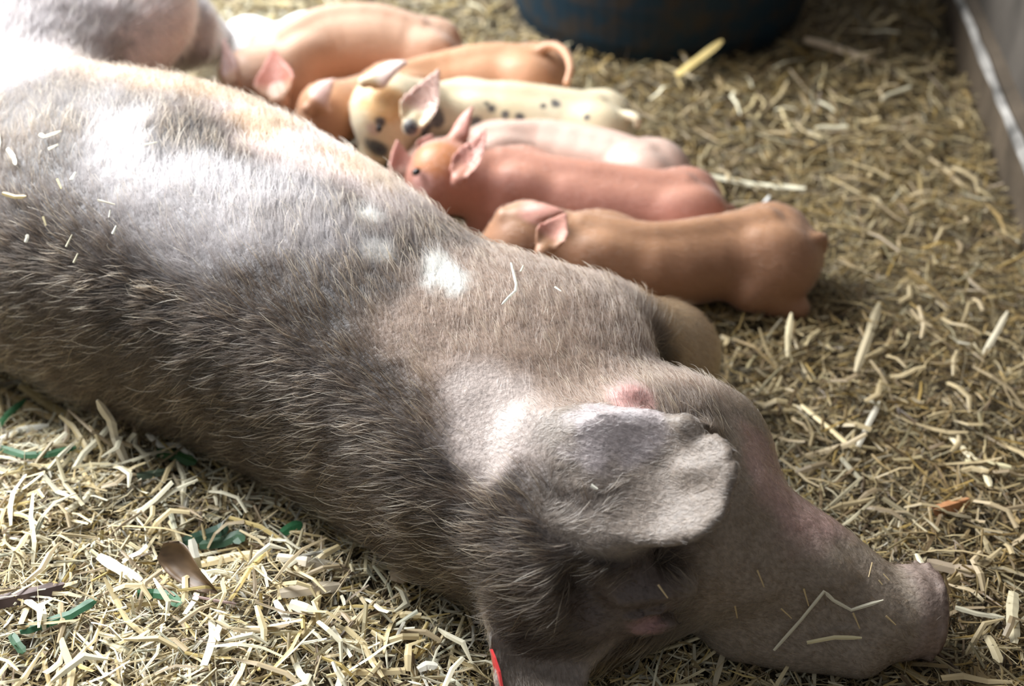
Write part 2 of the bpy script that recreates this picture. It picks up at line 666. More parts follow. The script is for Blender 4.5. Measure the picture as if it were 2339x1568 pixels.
# ears
eb, et = at(1245, 1050, 0.225), at(1675, 1125, 0.262)
sow_b.cone(at(1215, 1075, 0.18), at(1320, 1035, 0.232), 0.05, 0.03, k=0.05)
ear_up_fn = sow_b.ear(eb, et, (0.05, -0.78, -0.42), 0.062, thick=0.0075, curl=0.28, bend=0.10, k=0.028,
          prof=([-.1, 0, .2, .4, .7, .85, .95, 1.0], [.5, .52, .8, 1.0, .98, .84, .62, .35]))
q = surf(1430, 905)
sow_b.ell(q + ZX * 0.001, (RT, UP, FW), (0.017, 0.011, 0.012), k=0.014)                          # sore lump on the rim
q = surf(1470, 1000)
sow_b.ell(q, (unit(RT - UP * .25), unit(UP + RT * .25), FW), (0.06, 0.02, 0.006), k=0.012)
q = surf(1610, 990)
sow_b.ell(q, (unit(RT + UP * .3), unit(UP - RT * .3), FW), (0.014, 0.0042, 0.012), k=0.005, cut=True)   # rolled rim
sow_b.cone(surf(1560, 972), surf(1632, 985), 0.007, 0.006, k=0.012)
sow_b.ell(at(1690, 1042, 0.262), (unit(RT + UP * .3), unit(UP - RT * .3), FW), (0.022, 0.010, 0.03), k=0.006, cut=True)   # notch
q = surf(1600, 1075)
sow_b.cone(surf(1560, 1080), surf(1625, 1068), 0.005, 0.006, k=0.012)
rb, rtip = at(1205, 1365, 0.085), at(1245, 1665, 0.045)
sow_b.cone(at(1240, 1300, 0.10), at(1215, 1400, 0.085), 0.05, 0.032, k=0.04)
ear_low_fn = sow_b.ear(rb, rtip, (1.0, 0.1, -0.15), 0.047, thick=0.009, curl=-0.45, bend=-0.06, k=0.025,
          prof=([-.1, 0, .2, .4, .7, .85, .95, 1.0], [.7, .75, .9, 1.0, .95, .8, .55, .25]))
SV, SQ = sow_b.mesh(0.0065, 2)
# skin folds and muscle: a gentle real relief
SN = vnormals(SV, SQ)
SV = SV + SN * (0.006 * (fbm(SV, 0.09, 21) - 0.5) + 0.0022 * (fbm(SV * np.array([1, 1, 1.6]), 0.018, 27, 2) - 0.5))[:, None]
SN = vnormals(SV, SQ)
sow_tree = BVHTree.FromPolygons([tuple(v) for v in SV.tolist()], SQ.tolist())


def on_sow(x, y, default_z=0.2):
    h = sow_tree.ray_cast(Vector(CAMP), Vector(unit(ray(x, y))))
    if h[0] is None:
        return at(x, y, default_z), np.array([0, -0.3, 0.95])
    return np.array(h[0]), np.array(h[1])


EYE, EAR_ROOT, PALE_AT = on_sow(1440, 1410)[0], on_sow(1360, 1000)[0], on_sow(640, 370)[0]


def sow_regions(P):
    """weights of the places on the sow, for skin colour, painted sheen and hair"""
    R = {}
    s, n, z = P @ AX, P @ NX, P[:, 2]
    hp_ = np.clip((P - H[0]) @ HAX, 0, None)
    R['head'] = sstep(0.42, 0.36, s - 0.25 * (n - 0.95))
    e = (P - eb) @ unit(et - eb)
    R['ear_up'] = np.maximum(sstep(0.022, 0.006, ear_up_fn(P)) * sstep(-0.01, 0.04, e), near(P, EAR_ROOT, 0.062, 11, 0.2))
    R['ear_low'] = sstep(0.03, 0.008, ear_low_fn(P)) * sstep(-0.01, 0.03, (P - rb) @ unit(rtip - rb))
    R['eye'] = near(P, EYE, 0.06, 9, 0.2)
    R['leg'] = near(P, (K1 + K2 * 3) / 4, 0.17, 4, 0.15) * sstep(1.17, 1.23, n)
    R['neck'] = near(P, on_sow(1140, 965)[0], 0.075, 5, 0.45, 0.05)
    R['shoulder'] = near(P, on_sow(1300, 730)[0], 0.2, 6, 0.35, 0.06)
    R['belly'] = sstep(0.97, 1.07, n + 0.25 * (fbm(P, 0.12, 31) - 0.5)) * sstep(0.75, 0.95, s) * sstep(1.5, 1.3, s)
    R['flank'] = sstep(0.27, 0.36, z + 0.1 * (fbm(P, 0.1, 33) - 0.5)) * sstep(0.72, 0.9, s)
    R['ham'] = sstep(1.28, 1.42, s + 0.35 * (n - 1.05))
    R['pale'] = R['flank'] * sstep(0.3, 0.55, fbm(P, 0.11, 43)) * (.25 + .75 * near(P, PALE_AT, 0.27, 13, 0.35, 0.09))  # white sheen on top of the flank, painted into skin and hair colour
    R['low'] = sstep(0.24, 0.08, z) * sstep(0.95, 0.85, n)
    R['cheek'] = near(P, on_sow(1800, 1115)[0], 0.075, 8, 0.5, 0.04)
    return R


def sow_colour(P, R):
    f = fbm(P, 0.08, 41)
    c = mix((0.028, 0.022, 0.02), (0.065, 0.05, 0.042), sstep(0.35, 0.65, f))
    c = mix(c, (0.40, 0.365, 0.365), 0.85 * R['pale'])
    c = mix(c, (0.42, 0.37, 0.37), 0.8 * R['ham'])
    c = mix(c, (0.33, 0.235, 0.18), 0.75 * R['shoulder'])
    c = mix(c, mix((0.52, 0.33, 0.20), (0.62, 0.47, 0.42), sstep(.4, .6, fbm(P, 0.07, 45))), 0.8 * R['belly'])
    c = mix(c, (0.33, 0.265, 0.205), 0.85 * R['head'])
    c = mix(c, (0.45, 0.29, 0.26), 0.75 * R['cheek'])
    c = mix(c, (0.46, 0.38, 0.34), 0.85 * R['neck'])
    c = mix(c, (0.13, 0.095, 0.08), 0.6 * R['eye'] * (1 - R['ear_up']))
    c = mix(c, (0.50, 0.36, 0.23), 0.85 * R['leg'])
    nose = (P - H[4]) @ SD
    c = mix(c, (0.26, 0.19, 0.16), 0.8 * sstep(0.0, 0.012, nose) * R['head'])
    c = mix(c, (0.075, 0.035, 0.03), 0.9 * sstep(0.032, 0.038, nose) * R['head'])
    c = mix(c, (0.235, 0.19, 0.155), 0.95 * np.maximum(R['ear_up'], R['ear_low']))
    for (x, y, r, col, a) in ((1010, 630, .03, (0.72, 0.71, 0.67), .85), (1000, 590, .018, (0.7, 0.69, 0.65), .7), (870, 570, .02, (.6, .58, .55), .6),  # white flank patches: glare painted into the coat colour
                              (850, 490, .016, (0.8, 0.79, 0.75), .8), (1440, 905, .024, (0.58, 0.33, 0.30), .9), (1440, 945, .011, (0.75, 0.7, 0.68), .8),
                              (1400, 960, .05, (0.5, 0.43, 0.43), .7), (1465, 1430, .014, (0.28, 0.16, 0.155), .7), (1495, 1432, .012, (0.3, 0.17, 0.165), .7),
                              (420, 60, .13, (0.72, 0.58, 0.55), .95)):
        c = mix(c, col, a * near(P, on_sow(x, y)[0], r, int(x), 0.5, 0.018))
    return c


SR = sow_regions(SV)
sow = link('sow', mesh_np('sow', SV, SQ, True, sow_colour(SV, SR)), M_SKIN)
tag(sow, 'large dark bristly sow lying on her side in the straw, suckling piglets', 'pig')


# ------------------------------------------------------------------ hair
def sample_surface(V, Q, N, count, weight):
    T = np.concatenate([Q[:, [0, 1, 2]], Q[:, [0, 2, 3]]])
    a = np.linalg.norm(np.cross(V[T[:, 1]] - V[T[:, 0]], V[T[:, 2]] - V[T[:, 0]]), axis=1) * weight[T].mean(1)
    t = T[rng.choice(len(T), count, p=a / a.sum())]
    u, v = rng.random(count), rng.random(count)
    fl = u + v > 1
    u[fl], v[fl] = 1 - u[fl], 1 - v[fl]
    b = np.stack([1 - u - v, u, v], 1)
    P = (V[t] * b[..., None]).sum(1)
    Nn = (N[t] * b[..., None]).sum(1)
    return P, Nn / (np.linalg.norm(Nn, axis=1)[:, None] + 1e-9)


def make_hair(name, P, N, D, L, lift, rad, c_root, c_tip, parent, npts=5, clump=0, clump_w=0.5, curl=0.15, m=None):
    n = len(P)
    D = D - N * (D * N).sum(1)[:, None]
    D /= np.linalg.norm(D, axis=1)[:, None] + 1e-9
    side = np.cross(N, D)
    ang = rng.normal(0, 0.22, n)[:, None]
    D = D * np.cos(ang) + side * np.sin(ang)
    t = np.linspace(0, 1, npts)[None, :, None]
    bendv = rng.normal(0, curl, n)[:, None, None]
    lf = (lift * rng.uniform(0.5, 1.4, n))[:, None, None]
    X = P[:, None] + L[:, None, None] * (D[:, None] * t + N[:, None] * lf * (1.5 * t - 0.9 * t * t) + side[:, None] * bendv * t * t)
    if clump:
        from mathutils.kdtree import KDTree
        ids = rng.choice(n, clump, replace=False)
        kd = KDTree(clump)
        for i, k_ in enumerate(ids):
            kd.insert(P[k_], i)
        kd.balance()
        own = np.array([kd.find(p)[1] for p in P])
        tgt = X[ids[own]]
        w = clump_w * rng.uniform(0.3, 1.0, n)[:, None, None] * t ** 1.5
        X = X * (1 - w) + tgt * w
    hc = bpy.data.hair_curves.new(name)
    hc.add_curves([npts] * n)
    hc.attributes['position'].data.foreach_set('vector', X.astype(np.float32).ravel())
    ra = hc.attributes.get('radius') or hc.attributes.new('radius', 'FLOAT', 'POINT')
    rr = (rad * rng.uniform(0.7, 1.3, n))[:, None] * np.linspace(1, 0.25, npts)[None]
    ra.data.foreach_set('value', rr.astype(np.float32).ravel())
    for an, cc in (('hcol', c_root), ('htip', c_tip)):
        at_ = hc.attributes.new(an, 'FLOAT_COLOR', 'CURVE')
        c4 = np.ones((n, 4), np.float32)
        c4[:, :3] = np.clip(cc, 0, 1)
        at_.data.foreach_set('color', c4.ravel())
    hc.materials.append(m or M_HAIR)
    o = bpy.data.objects.new(name, hc)
    COL.objects.link(o)
    o.parent = parent
    tag(o, kind='stuff')
    return o


HAIR = 1.0
n, z = SV @ NX, SV[:, 2]
wgt = np.ones(len(SV)) * sstep(-0.25, 0.05, SN @ unit((0, -0.6, 0.8)) + 0.15)
wgt *= sstep(0.0, 0.03, z)
px_x = W_PX / 2 + F_PX * ((SV - CAMP) @ RT) / ((SV - CAMP) @ FW)
wgt *= 0.12 + 0.88 * sstep(-250, -50, px_x)
wgt *= (1 - 0.8 * sstep(0.0, 0.015, (SV - H[4]) @ SD) * SR['head'])
wgt *= (1 - 0.7 * SR['neck']) * (1 - .6 * SR['eye'])
wgt *= 1 + 0.6 * SR['low']
HP, HN = sample_surface(SV, SQ, SN, int(150000 * HAIR), wgt)
HRg = sow_regions(HP)
hs, hn, hz = HP @ AX, HP @ NX, HP[:, 2]
# growth direction: tailward, drooping on the back, turning to the belly over the top
top = sstep(0.12, 0.95, HN[:, 2])
D = AX[None] * np.ones((len(HP), 1)) - ZX[None] * (0.55 * (1 - top))[:, None] + NX[None] * (1.15 * top * sstep(0.7, 1.15, hs + (hz - .25)))[:, None]
D += NX[None] * (0.75 * top * sstep(0.95, 0.6, hs) * (1 - HRg['head']))[:, None]
D = D * (1 - HRg['head'])[:, None] - HAX[None] * HRg['head'][:, None]
D += 0.45 * HRg['head'][:, None] * (np.stack([fbm(HP, .06, 51), fbm(HP, .06, 52), fbm(HP, .06, 53)], 1) - 0.5) * 2
eu = unit(et - eb)
D = D * (1 - HRg['ear_up'])[:, None] + eu[None] * HRg['ear_up'][:, None]
el = unit(rtip - rb)
D = D * (1 - HRg['ear_low'])[:, None] + el[None] * HRg['ear_low'][:, None]
ldir = unit(np.array([0.25, 0.1, -0.8]))
D = D * (1 - HRg['leg'])[:, None] + ldir[None] * HRg['leg'][:, None]
D += 0.35 * (np.stack([fbm(HP, .12, 54), fbm(HP, .12, 55), fbm(HP, .12, 56)], 1) - 0.5) * 2
L = 0.021 + 0.013 * HRg['low'] + 0.006 * fbm(HP, .1, 57)
short = np.maximum.reduce([HRg['head'] * .62, HRg['eye'] * .8, HRg['ear_up'] * .72, HRg['ear_low'] * .72, HRg['neck'] * .6, HRg['shoulder'] * .3, HRg['leg'] * .25])
L = L * (1 - short) * rng.uniform(0.55, 1.3, len(HP))
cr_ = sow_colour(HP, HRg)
dark = mix((0.008, 0.006, 0.005), (0.034, 0.02, 0.011), rng.random(len(HP)))
lightness = np.clip(0.15 + 0.85 * np.maximum.reduce([HRg['belly'], HRg['ham'], HRg['pale'] * .8, HRg['leg'], HRg['head'] * .75 * (1 - .5 * HRg['eye']), HRg['ear_up'] * .8, HRg['ear_low'] * .8, HRg['shoulder'] * .6, HRg['neck']]), 0, 1)
c_root = mix(dark, cr_ * 0.6, lightness)
blond = mix((0.13, 0.078, 0.038), (0.56, 0.41, 0.24), rng.random(len(HP)) ** 1.8)
isb = (rng.random(len(HP)) < 0.05 + 0.3 * fbm(HP, .05, 58)).astype(float)
c_tip = mix(c_root * 1.5, blond, 0.15 + 0.8 * isb)
order = rng.permutation(len(HP))
make_hair('undercoat', HP, HN, D, L * 0.9, 0.25, 0.00022 * np.ones(len(HP)), c_root, mix(c_root * 1.15, c_tip, .12), sow, 5, int(9000 * HAIR), 0.5)
tuft = sstep(.42, .62, fbm(HP, .022, 59, 2))
pick = rng.random(len(HP)) < (.03 + .13 * tuft) * (1 - np.maximum(HRg['ear_up'], HRg['ear_low']) * .6) * (1 - .5 * HRg['head']) * (1 - .5 * HRg['neck'])
c_g = mix(c_root[pick], blond[pick], 0.1)
make_hair('bristles', HP[pick] + 0.0004, HN[pick], D[pick], L[pick] * 1.3, 0.34, 0.00034 * np.ones(pick.sum()), c_g, blond[pick], sow, 6, int(5000 * HAIR), 0.6)

# ear tag on the lower ear
tp = [on_sow(1128, 1500, 0.07)[0], at(1120, 1484, 0.085), at(1134, 1500, 0.08), at(1150, 1600, 0.06), at(1118, 1590, 0.05)]
o0 = at(1122, 1484, 0.088)
o1 = at(1136, 1610, 0.052)
ud = unit(o1 - o0)
wv = unit(np.cross(ud, unit(np.array([1.0, 0.35, 0.1]))))
tv = np.cross(ud, wv)
V, Fc = [], []
for t, w in ((0, 0.002), (0.15, 0.007), (0.4, 0.0125), (0.7, 0.015), (0.92, 0.0135), (1.0, 0.009)):
    c = o0 + (o1 - o0) * t + tv * (-0.004 * math.sin(t * 2.5))
    for (a, b) in ((-1, -1), (1, -1), (1, 1), (-1, 1)):
        V.append(c + wv * w * a + tv * 0.0011 * b)
for i in range(5):
    for j in range(4):
        Fc.append((i * 4 + j, i * 4 + (j + 1) % 4, i * 4 + 4 + (j + 1) % 4, i * 4 + 4 + j))
Fc += [(3, 2, 1, 0), (20, 21, 22, 23)]
et_o = link('ear_tag', poly_mesh('ear_tag', V, Fc), M_TAG, sow)
tag(et_o, 'red plastic ear tag on the lower ear')

# ------------------------------------------------------------------ the piglets
PIGLETS, PIG_TREES = [], []


def skin_at(V, x, y):
    """the point of this skin that shows at a pixel"""
    q = V - CAMP
    dz = q @ FW
    e = np.hypot(W_PX / 2 + F_PX * (q @ RT) / dz - x, H_PX / 2 - F_PX * (q @ UP) / dz - y)
    ok = np.where(e < 14)[0]
    return V[ok[np.argmin(dz[ok])]] if len(ok) else V[np.argmin(e)]



def piglet(label, spine, radii, head, snout, head_r, ears, colour_fn, tail=None, eyes=(), front=(1, 1), hind=(1, 1), h=0.003, back_crease=0.0):
    """spine: world points from shoulder to rump; ears: (base, tip, width direction, half width, curl)"""
    B = Body()
    S = [np.array(p) for p in spine]
    head, snout = np.array(head), np.array(snout)
    B.chain([head, (head + S[0]) / 2] + S, [head_r * .97, (head_r + radii[0]) / 2 * .97] + list(radii), k=0.02)
    sd = unit(snout - head)
    B.cone(head, head + (snout - head) * 0.85, head_r * 0.92, head_r * 0.44, k=0.018)
    B.cone(head + (snout - head) * 0.8, snout, head_r * 0.42, head_r * 0.40, k=0.006)
    side = unit(np.cross(sd, ZX))
    upv = np.cross(side, sd)
    for sg in (-1, 1):      # cheeks and brows
        B.ell(head + side * sg * head_r * 0.45 + sd * head_r * 0.45 - upv * head_r * 0.3, (sd, side, upv), (head_r * .7, head_r * .5, head_r * .6), k=0.012)
    f0 = unit(S[0] - S[1])
    fr = unit(S[-2] - S[-1])
    l0, l1 = unit(np.cross(ZX, f0)), unit(np.cross(ZX, fr))
    gz = float(ground_h(S[0][:1], S[0][1:2])[0])
    for sg, on in zip((-1, 1), front):
        if on:
            a = S[0] + l0 * sg * radii[0] * 0.55 - ZX * 0.02
            b = np.array([*(a + f0 * 0.03 + l0 * sg * 0.012)[:2], gz + 0.03])
            B.cone(a, b, 0.034, 0.019, k=0.02)
            B.cone(b, b + f0 * 0.055 - ZX * 0.014, 0.017, 0.012, k=0.01)
    hip = S[-2] * 0.45 + S[-1] * 0.55
    gz = float(ground_h(hip[:1], hip[1:2])[0])
    for sg, on in zip((-1, 1), hind):
        if on:
            a = hip + l1 * sg * radii[-2] * 0.5 - ZX * 0.008
            b = np.array([*(a + fr * 0.035 + l1 * sg * 0.022)[:2], gz + 0.04])
            B.cone(a, b, 0.047, 0.03, k=0.02)
            c = np.array([*(a - fr * 0.03 + l1 * sg * 0.028)[:2], gz + 0.018])
            B.cone(b, c, 0.024, 0.014, k=0.012)
            B.cone(c, c + fr * 0.05 - ZX * 0.004, 0.013, 0.011, k=0.008)
    for sg in (-1, 1):      # shoulder blades and hips
        B.ell(S[0] * .75 + S[1] * .25 + l0 * sg * radii[0] * .55 + ZX * radii[0] * .25, (f0, l0, ZX), (.045, .026, .04), k=.02)
        B.ell(hip + fr * .01 + l1 * sg * radii[-2] * .5 + ZX * radii[-2] * .2, (fr, l1, ZX), (.05, .03, .046), k=.018)
    B.chain([p + ZX * (r - .006) for p, r in zip(S[:-1], radii[:-1])], [.011] * (len(S) - 1), k=.016, m=3)     # back ridge
    ear_fns = []
    for e in ears:
        base, tip, wdir, hw, curl = e[:5]
        base, tip = np.array(base), np.array(tip)
        B.cone(base - unit(tip - base) * 0.012, base + unit(tip - base) * 0.002, hw * 0.5, hw * 0.3, k=0.014)
        e_fn = B.ear(base, tip, wdir, hw, thick=0.0027, curl=curl, bend=e[5] if len(e) > 5 else 0.05, k=0.009)
        ear_fns.append(e_fn)
    for ey in eyes:
        B.ell(ey[0], (sd, side, upv), (0.008, 0.008, 0.006), k=0.004, cut=True)
    if tail:
        T = [np.array(p) for p in tail]
        B.chain(T, np.linspace(0.0085, 0.0058, len(T)), k=0.008, m=4)
    V, Q = B.mesh(h, 2)
    N = vnormals(V, Q)
    V = V + N * (0.003 * (fbm(V, 0.05, len(PIGLETS) * 7) - 0.5))[:, None]
    c = np.array(colour_fn(V, N))
    # ear linings: pinker inside of the thin ears
    for e, e_fn in zip(ears, ear_fns):
        base, tip = np.array(e[0]), np.array(e[1])
        t = (V - base) @ unit(tip - base) / np.linalg.norm(tip - base)
        c = mix(c, e[6] if len(e) > 6 else (0.60, 0.29, 0.24), 0.8 * sstep(0.0, 0.3, t) * sstep(0.006, 0.0015, e_fn(V)))
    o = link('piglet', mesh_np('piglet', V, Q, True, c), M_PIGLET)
    tag(o, label, 'piglet', 'piglets of the litter at the udder')
    for ey in eyes:
        bm_v, bm_f = [], []
        for i in range(7):
            ph = math.pi * i / 6
            for j in range(10):
                tt = 2 * math.pi * j / 10
                bm_v.append(np.array(ey[0]) + ey[1] * (side * math.sin(ph) * math.cos(tt) + sd * math.sin(ph) * math.sin(tt) * 1.15 + upv * math.cos(ph) * .8))
        for i in range(6):
            for j in range(10):
                bm_f.append((i * 10 + j, i * 10 + (j + 1) % 10, i * 10 + 10 + (j + 1) % 10, i * 10 + 10 + j))
        e_o = link('eye', poly_mesh('eye', bm_v, bm_f, True), M_EYE, o)
        tag(e_o, 'dark eye')
    PIGLETS.append((o, B))
    PIG_TREES.append(BVHTree.FromPolygons(V.tolist(), Q.tolist()))
    return o, V, Q, N, c


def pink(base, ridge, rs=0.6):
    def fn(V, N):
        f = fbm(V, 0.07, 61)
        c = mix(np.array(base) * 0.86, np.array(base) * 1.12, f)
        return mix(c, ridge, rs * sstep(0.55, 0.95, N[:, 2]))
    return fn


RUST = (0.50, 0.235, 0.115)
# the near one: orange, lying along the sow's shoulder
p6 = piglet('orange-tan piglet nearest the sow\'s foreleg, its back curved and ears folded flat',
            [at(1330, 590, .075), at(1490, 610, .07), at(1640, 590, .07), at(1745, 580, .07), at(1795, 585, .068)], [.059, .058, .057, .062, .05],
            at(1200, 550, .10), at(1090, 590, .06), .05,
            [(at(1172, 492, .142), at(1294, 486, .155), (0.15, 0.75, 0.65), .019, .5, .10), (at(1248, 562, .145), at(1294, 487, .165), (0.9, -0.35, -0.25), .021, .45, -.05)],
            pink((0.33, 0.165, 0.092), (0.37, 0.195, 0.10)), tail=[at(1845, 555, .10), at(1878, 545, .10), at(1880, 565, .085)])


def rusty(V, N):
    c = pink((0.43, 0.195, 0.145), (0.48, 0.225, 0.145))(V, N)
    c = mix(c, (0.44, 0.17, 0.055), .8 * near(V, skin_at(V, 985, 345), .038, 91, .4))
    return mix(c, (0.60, 0.33, 0.30), .6 * near(V, skin_at(V, 955, 425), .02, 92, .3))


# red-faced piglet with its eye in view
p5 = piglet('rust-red piglet lifting its face over the sow\'s belly, dark eye showing',
            [at(1150, 430, .085), at(1300, 460, .075), at(1450, 480, .07), at(1555, 492, .066), at(1590, 497, .062)], [.055, .06, .059, .058, .044],
            at(1010, 402, .112), at(905, 458, .072), .05,
            [(at(1056, 395, .15), at(1113, 286, .195), (-0.75, -0.2, -0.3), .021, -.5, -.05), (at(1040, 312, .16), at(1082, 242, .195), (-0.7, 0.4, -0.2), .016, .4, .05)],
            rusty, tail=[at(1640, 480, .08), at(1670, 478, .07), at(1668, 495, .055)],
            eyes=[(at(951, 393, .140), .0062)])
# pale one behind it
p4 = piglet('pale pink piglet squeezed between the rust-red and the spotted piglet',
            [at(1100, 368, .058), at(1230, 354, .058), at(1380, 378, .06), at(1470, 408, .058), at(1510, 424, .056)], [.048, .051, .052, .05, .04],
            at(985, 378, .075), at(890, 412, .055), .038,
            [(at(918, 395, .12), at(906, 317, .165), (1, 0.2, 0), .018, .4, .02), (at(965, 345, .12), at(988, 306, .14), (1, 0.2, 0), .016, .4, .02)],
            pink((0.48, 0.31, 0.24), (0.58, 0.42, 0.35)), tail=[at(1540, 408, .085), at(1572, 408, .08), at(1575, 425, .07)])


def spotted(V, N):
    c = mix((0.62, 0.49, 0.29), (0.76, 0.66, 0.48), fbm(V, 0.06, 71))
    c = mix(c, (0.62, 0.34, 0.12), 0.8 * near(V, skin_at(V, 880, 225), .04, 72, .4))
    for (x, y, r) in ((1012, 275, .017), (1165, 265, .008), (1197, 272, .0095), (1135, 240, .007), (1092, 292, .011), (930, 300, .014), (1275, 225, .009),
                      (848, 345, .02), (868, 358, .018), (866, 292, .009), (985, 300, .013), (945, 312, .012), (1240, 228, .006), (1330, 262, .006), (1120, 225, .005)):
        c = mix(c, (0.04, 0.04, 0.05), 0.92 * near(V, skin_at(V, x, y), r, int(x), .35, .012))
    c = mix(c, (0.5, 0.3, 0.27), 0.6 * near(V, skin_at(V, 850, 312), .014, 74))
    return c


p3 = piglet('cream piglet with black spots and large upright pink ears',
            [at(1030, 275, .085), at(1150, 280, .08), at(1270, 290, .075), at(1355, 300, .07), at(1378, 308, .066)], [.057, .061, .059, .055, .044],
            at(885, 255, .135), at(850, 365, .06), .056,
            [(at(948, 272, .17), at(1004, 156, .23), (-0.85, -0.1, -0.35), .028, -.45, -.05, (0.68, 0.42, 0.38)), (at(850, 180, .205), at(932, 142, .23), (-0.2, 0.6, 0.3), .019, .45, .08, (0.75, 0.58, 0.55))],
            spotted, tail=[at(1400, 272, .10), at(1432, 264, .11), at(1455, 272, .11), at(1456, 286, .10)], eyes=[(at(866, 293, .162), .0055)])
p2 = piglet('orange-pink piglet with a curled tail behind the spotted one',
            [at(870, 236, .08), at(990, 205, .075), at(1110, 188, .08), at(1205, 190, .08), at(1232, 198, .078)], [.05, .054, .06, .058, .045],
            at(750, 260, .11), at(690, 330, .05), .048,
            [(at(715, 235, .15), at(765, 180, .18), (-0.6, 0.3, 0.2), .02, .4, .1, (0.75, 0.52, 0.48))],
            pink((0.50, 0.25, 0.14), (0.52, 0.29, 0.16)),
            tail=[at(1222, 120, .135), at(1258, 104, .15), at(1290, 120, .15), at(1303, 155, .14), at(1294, 190, .125)])
p1 = piglet('large pink piglet with arched back, farthest along the udder',
            [at(640, 160, .10), at(740, 115, .105), at(860, 110, .10), at(960, 130, .085), at(1000, 145, .075)], [.06, .068, .07, .062, .05],
            at(570, 190, .10), at(540, 260, .05), .052,
            [(at(635, 215, .12), at(622, 112, .17), (1, -0.1, 0.1), .033, .45, .03, (0.50, 0.16, 0.12)), (at(532, 185, .125), at(508, 82, .175), (0.75, -0.3, 0.1), .014, .45, .03, (0.55, 0.36, 0.34))],
            pink((0.54, 0.32, 0.21), (0.62, 0.40, 0.29)))
p7 = piglet('white piglet mostly hidden behind the farthest pink piglet',
            [at(552, 106, .06), at(610, 112, .055), at(680, 105, .055), at(740, 98, .05)], [.038, .04, .04, .034],
            at(535, 150, .06), at(530, 200, .05), .034, [], pink((0.82, 0.80, 0.78), (0.88, 0.87, 0.86)), h=0.005)

# short pale fuzz on the piglets that show most
for (o_, V_, Q_, N_, c_), cnt in ((p6, 9000), (p5, 8000), (p4, 4000), (p3, 7000), (p2, 5000), (p1, 6000)):
    FP, FN = sample_surface(V_, Q_, N_, cnt, sstep(-.3, .1, N_ @ unit((0, -.6, .8))))
    make_hair('fuzz', FP, FN, np.tile(np.array([[.9, -.1, -.25]]), (cnt, 1)), .008 * rng.uniform(.6, 1.3, cnt), .35, .00012 * np.ones(cnt),
              np.tile(c_.mean(0) * 1.0, (cnt, 1)), np.tile(np.minimum(c_.mean(0) * 1.5, .9), (cnt, 1)), o_, 3)

# ------------------------------------------------------------------ the tub at the back
m_tub, nt, n_, l_, P_ = mat('dark_blue_plastic')
tc = n_.new('ShaderNodeTexCoord')
no = n_.new('ShaderNodeTexNoise')
no.inputs['Scale'].default_value = 26
no.inputs['Detail'].default_value = 6
cr = n_.new('ShaderNodeValToRGB')
cr.color_ramp.elements[0].position, cr.color_ramp.elements[0].color = 0.42, (0.005, 0.021, 0.036, 1)
cr.color_ramp.elements[1].position, cr.color_ramp.elements[1].color = 0.66, (0.03, 0.024, 0.02, 1)
l_.new(tc.outputs['Object'], no.inputs['Vector'])
l_.new(no.outputs['Fac'], cr.inputs['Fac'])
l_.new(cr.outputs['Color'], P_.inputs['Base Color'])
P_.inputs['Roughness'].default_value = 0.55
P_.inputs['Specular IOR Level'].default_value = 0.3
TC = np.array([0.285, 2.675, 0])
prof = [(0.0, -0.02), (0.25, -0.02), (0.275, 0.0), (0.285, 0.03), (0.295, 0.10), (0.30, 0.18), (0.312, 0.185), (0.312, 0.205), (0.305, 0.21), (0.315, 0.33), (0.33, 0.335), (0.332, 0.36),
        (0.318, 0.362), (0.300, 0.33), (0.285, 0.15), (0.268, 0.03), (0.0, 0.02)]
V, Fc = [], []
NS = 72
for i in range(NS):
    a = 2 * math.pi * i / NS
    for (r, z_) in prof:
        V.append((r * math.cos(a), r * math.sin(a), z_))
k_ = len(prof)
for i in range(NS):
    for j in range(k_ - 1):
        Fc.append((i * k_ + j, ((i + 1) % NS) * k_ + j, ((i + 1) % NS) * k_ + j + 1, i * k_ + j + 1))
tub = link('tub', poly_mesh('tub', V, Fc, True), m_tub)
tub.location = (TC[0], TC[1], float(ground_h(TC[:1], TC[1:2])[0]) - 0.01)
tag(tub, 'dark blue round plastic tub standing in the straw behind the piglets', 'tub')

# ------------------------------------------------------------------ straw
BODIES = [(sow_b, 'sow')] + [(b, 'p') for _, b in PIGLETS]


def body_dist(P):
    """distance to the nearest animal, looked up in the grids the animals were made from"""
    d = np.full(len(P), 9.0)
    for b, _ in BODIES:
        i = np.rint((P - b.lo) / b.h).astype(int)
        m = ((i >= 0) & (i < np.array(b.D.shape))).all(1)
        if m.any():
            d[m] = np.minimum(d[m], b.D[tuple(i[m].T)])
    return d


STRAW_COL = np.array([(0.72, 0.62, 0.38), (0.80, 0.74, 0.54), (0.60, 0.47, 0.24), (0.50, 0.40, 0.23), (0.36, 0.27, 0.16), (0.68, 0.52, 0.20), (0.52, 0.50, 0.36), (0.24, 0.17, 0.10), (0.45, 0.42, 0.34)])
STRAW_P = np.array([.2, .16, .16, .15, .09, .07, .07, .05, .05])


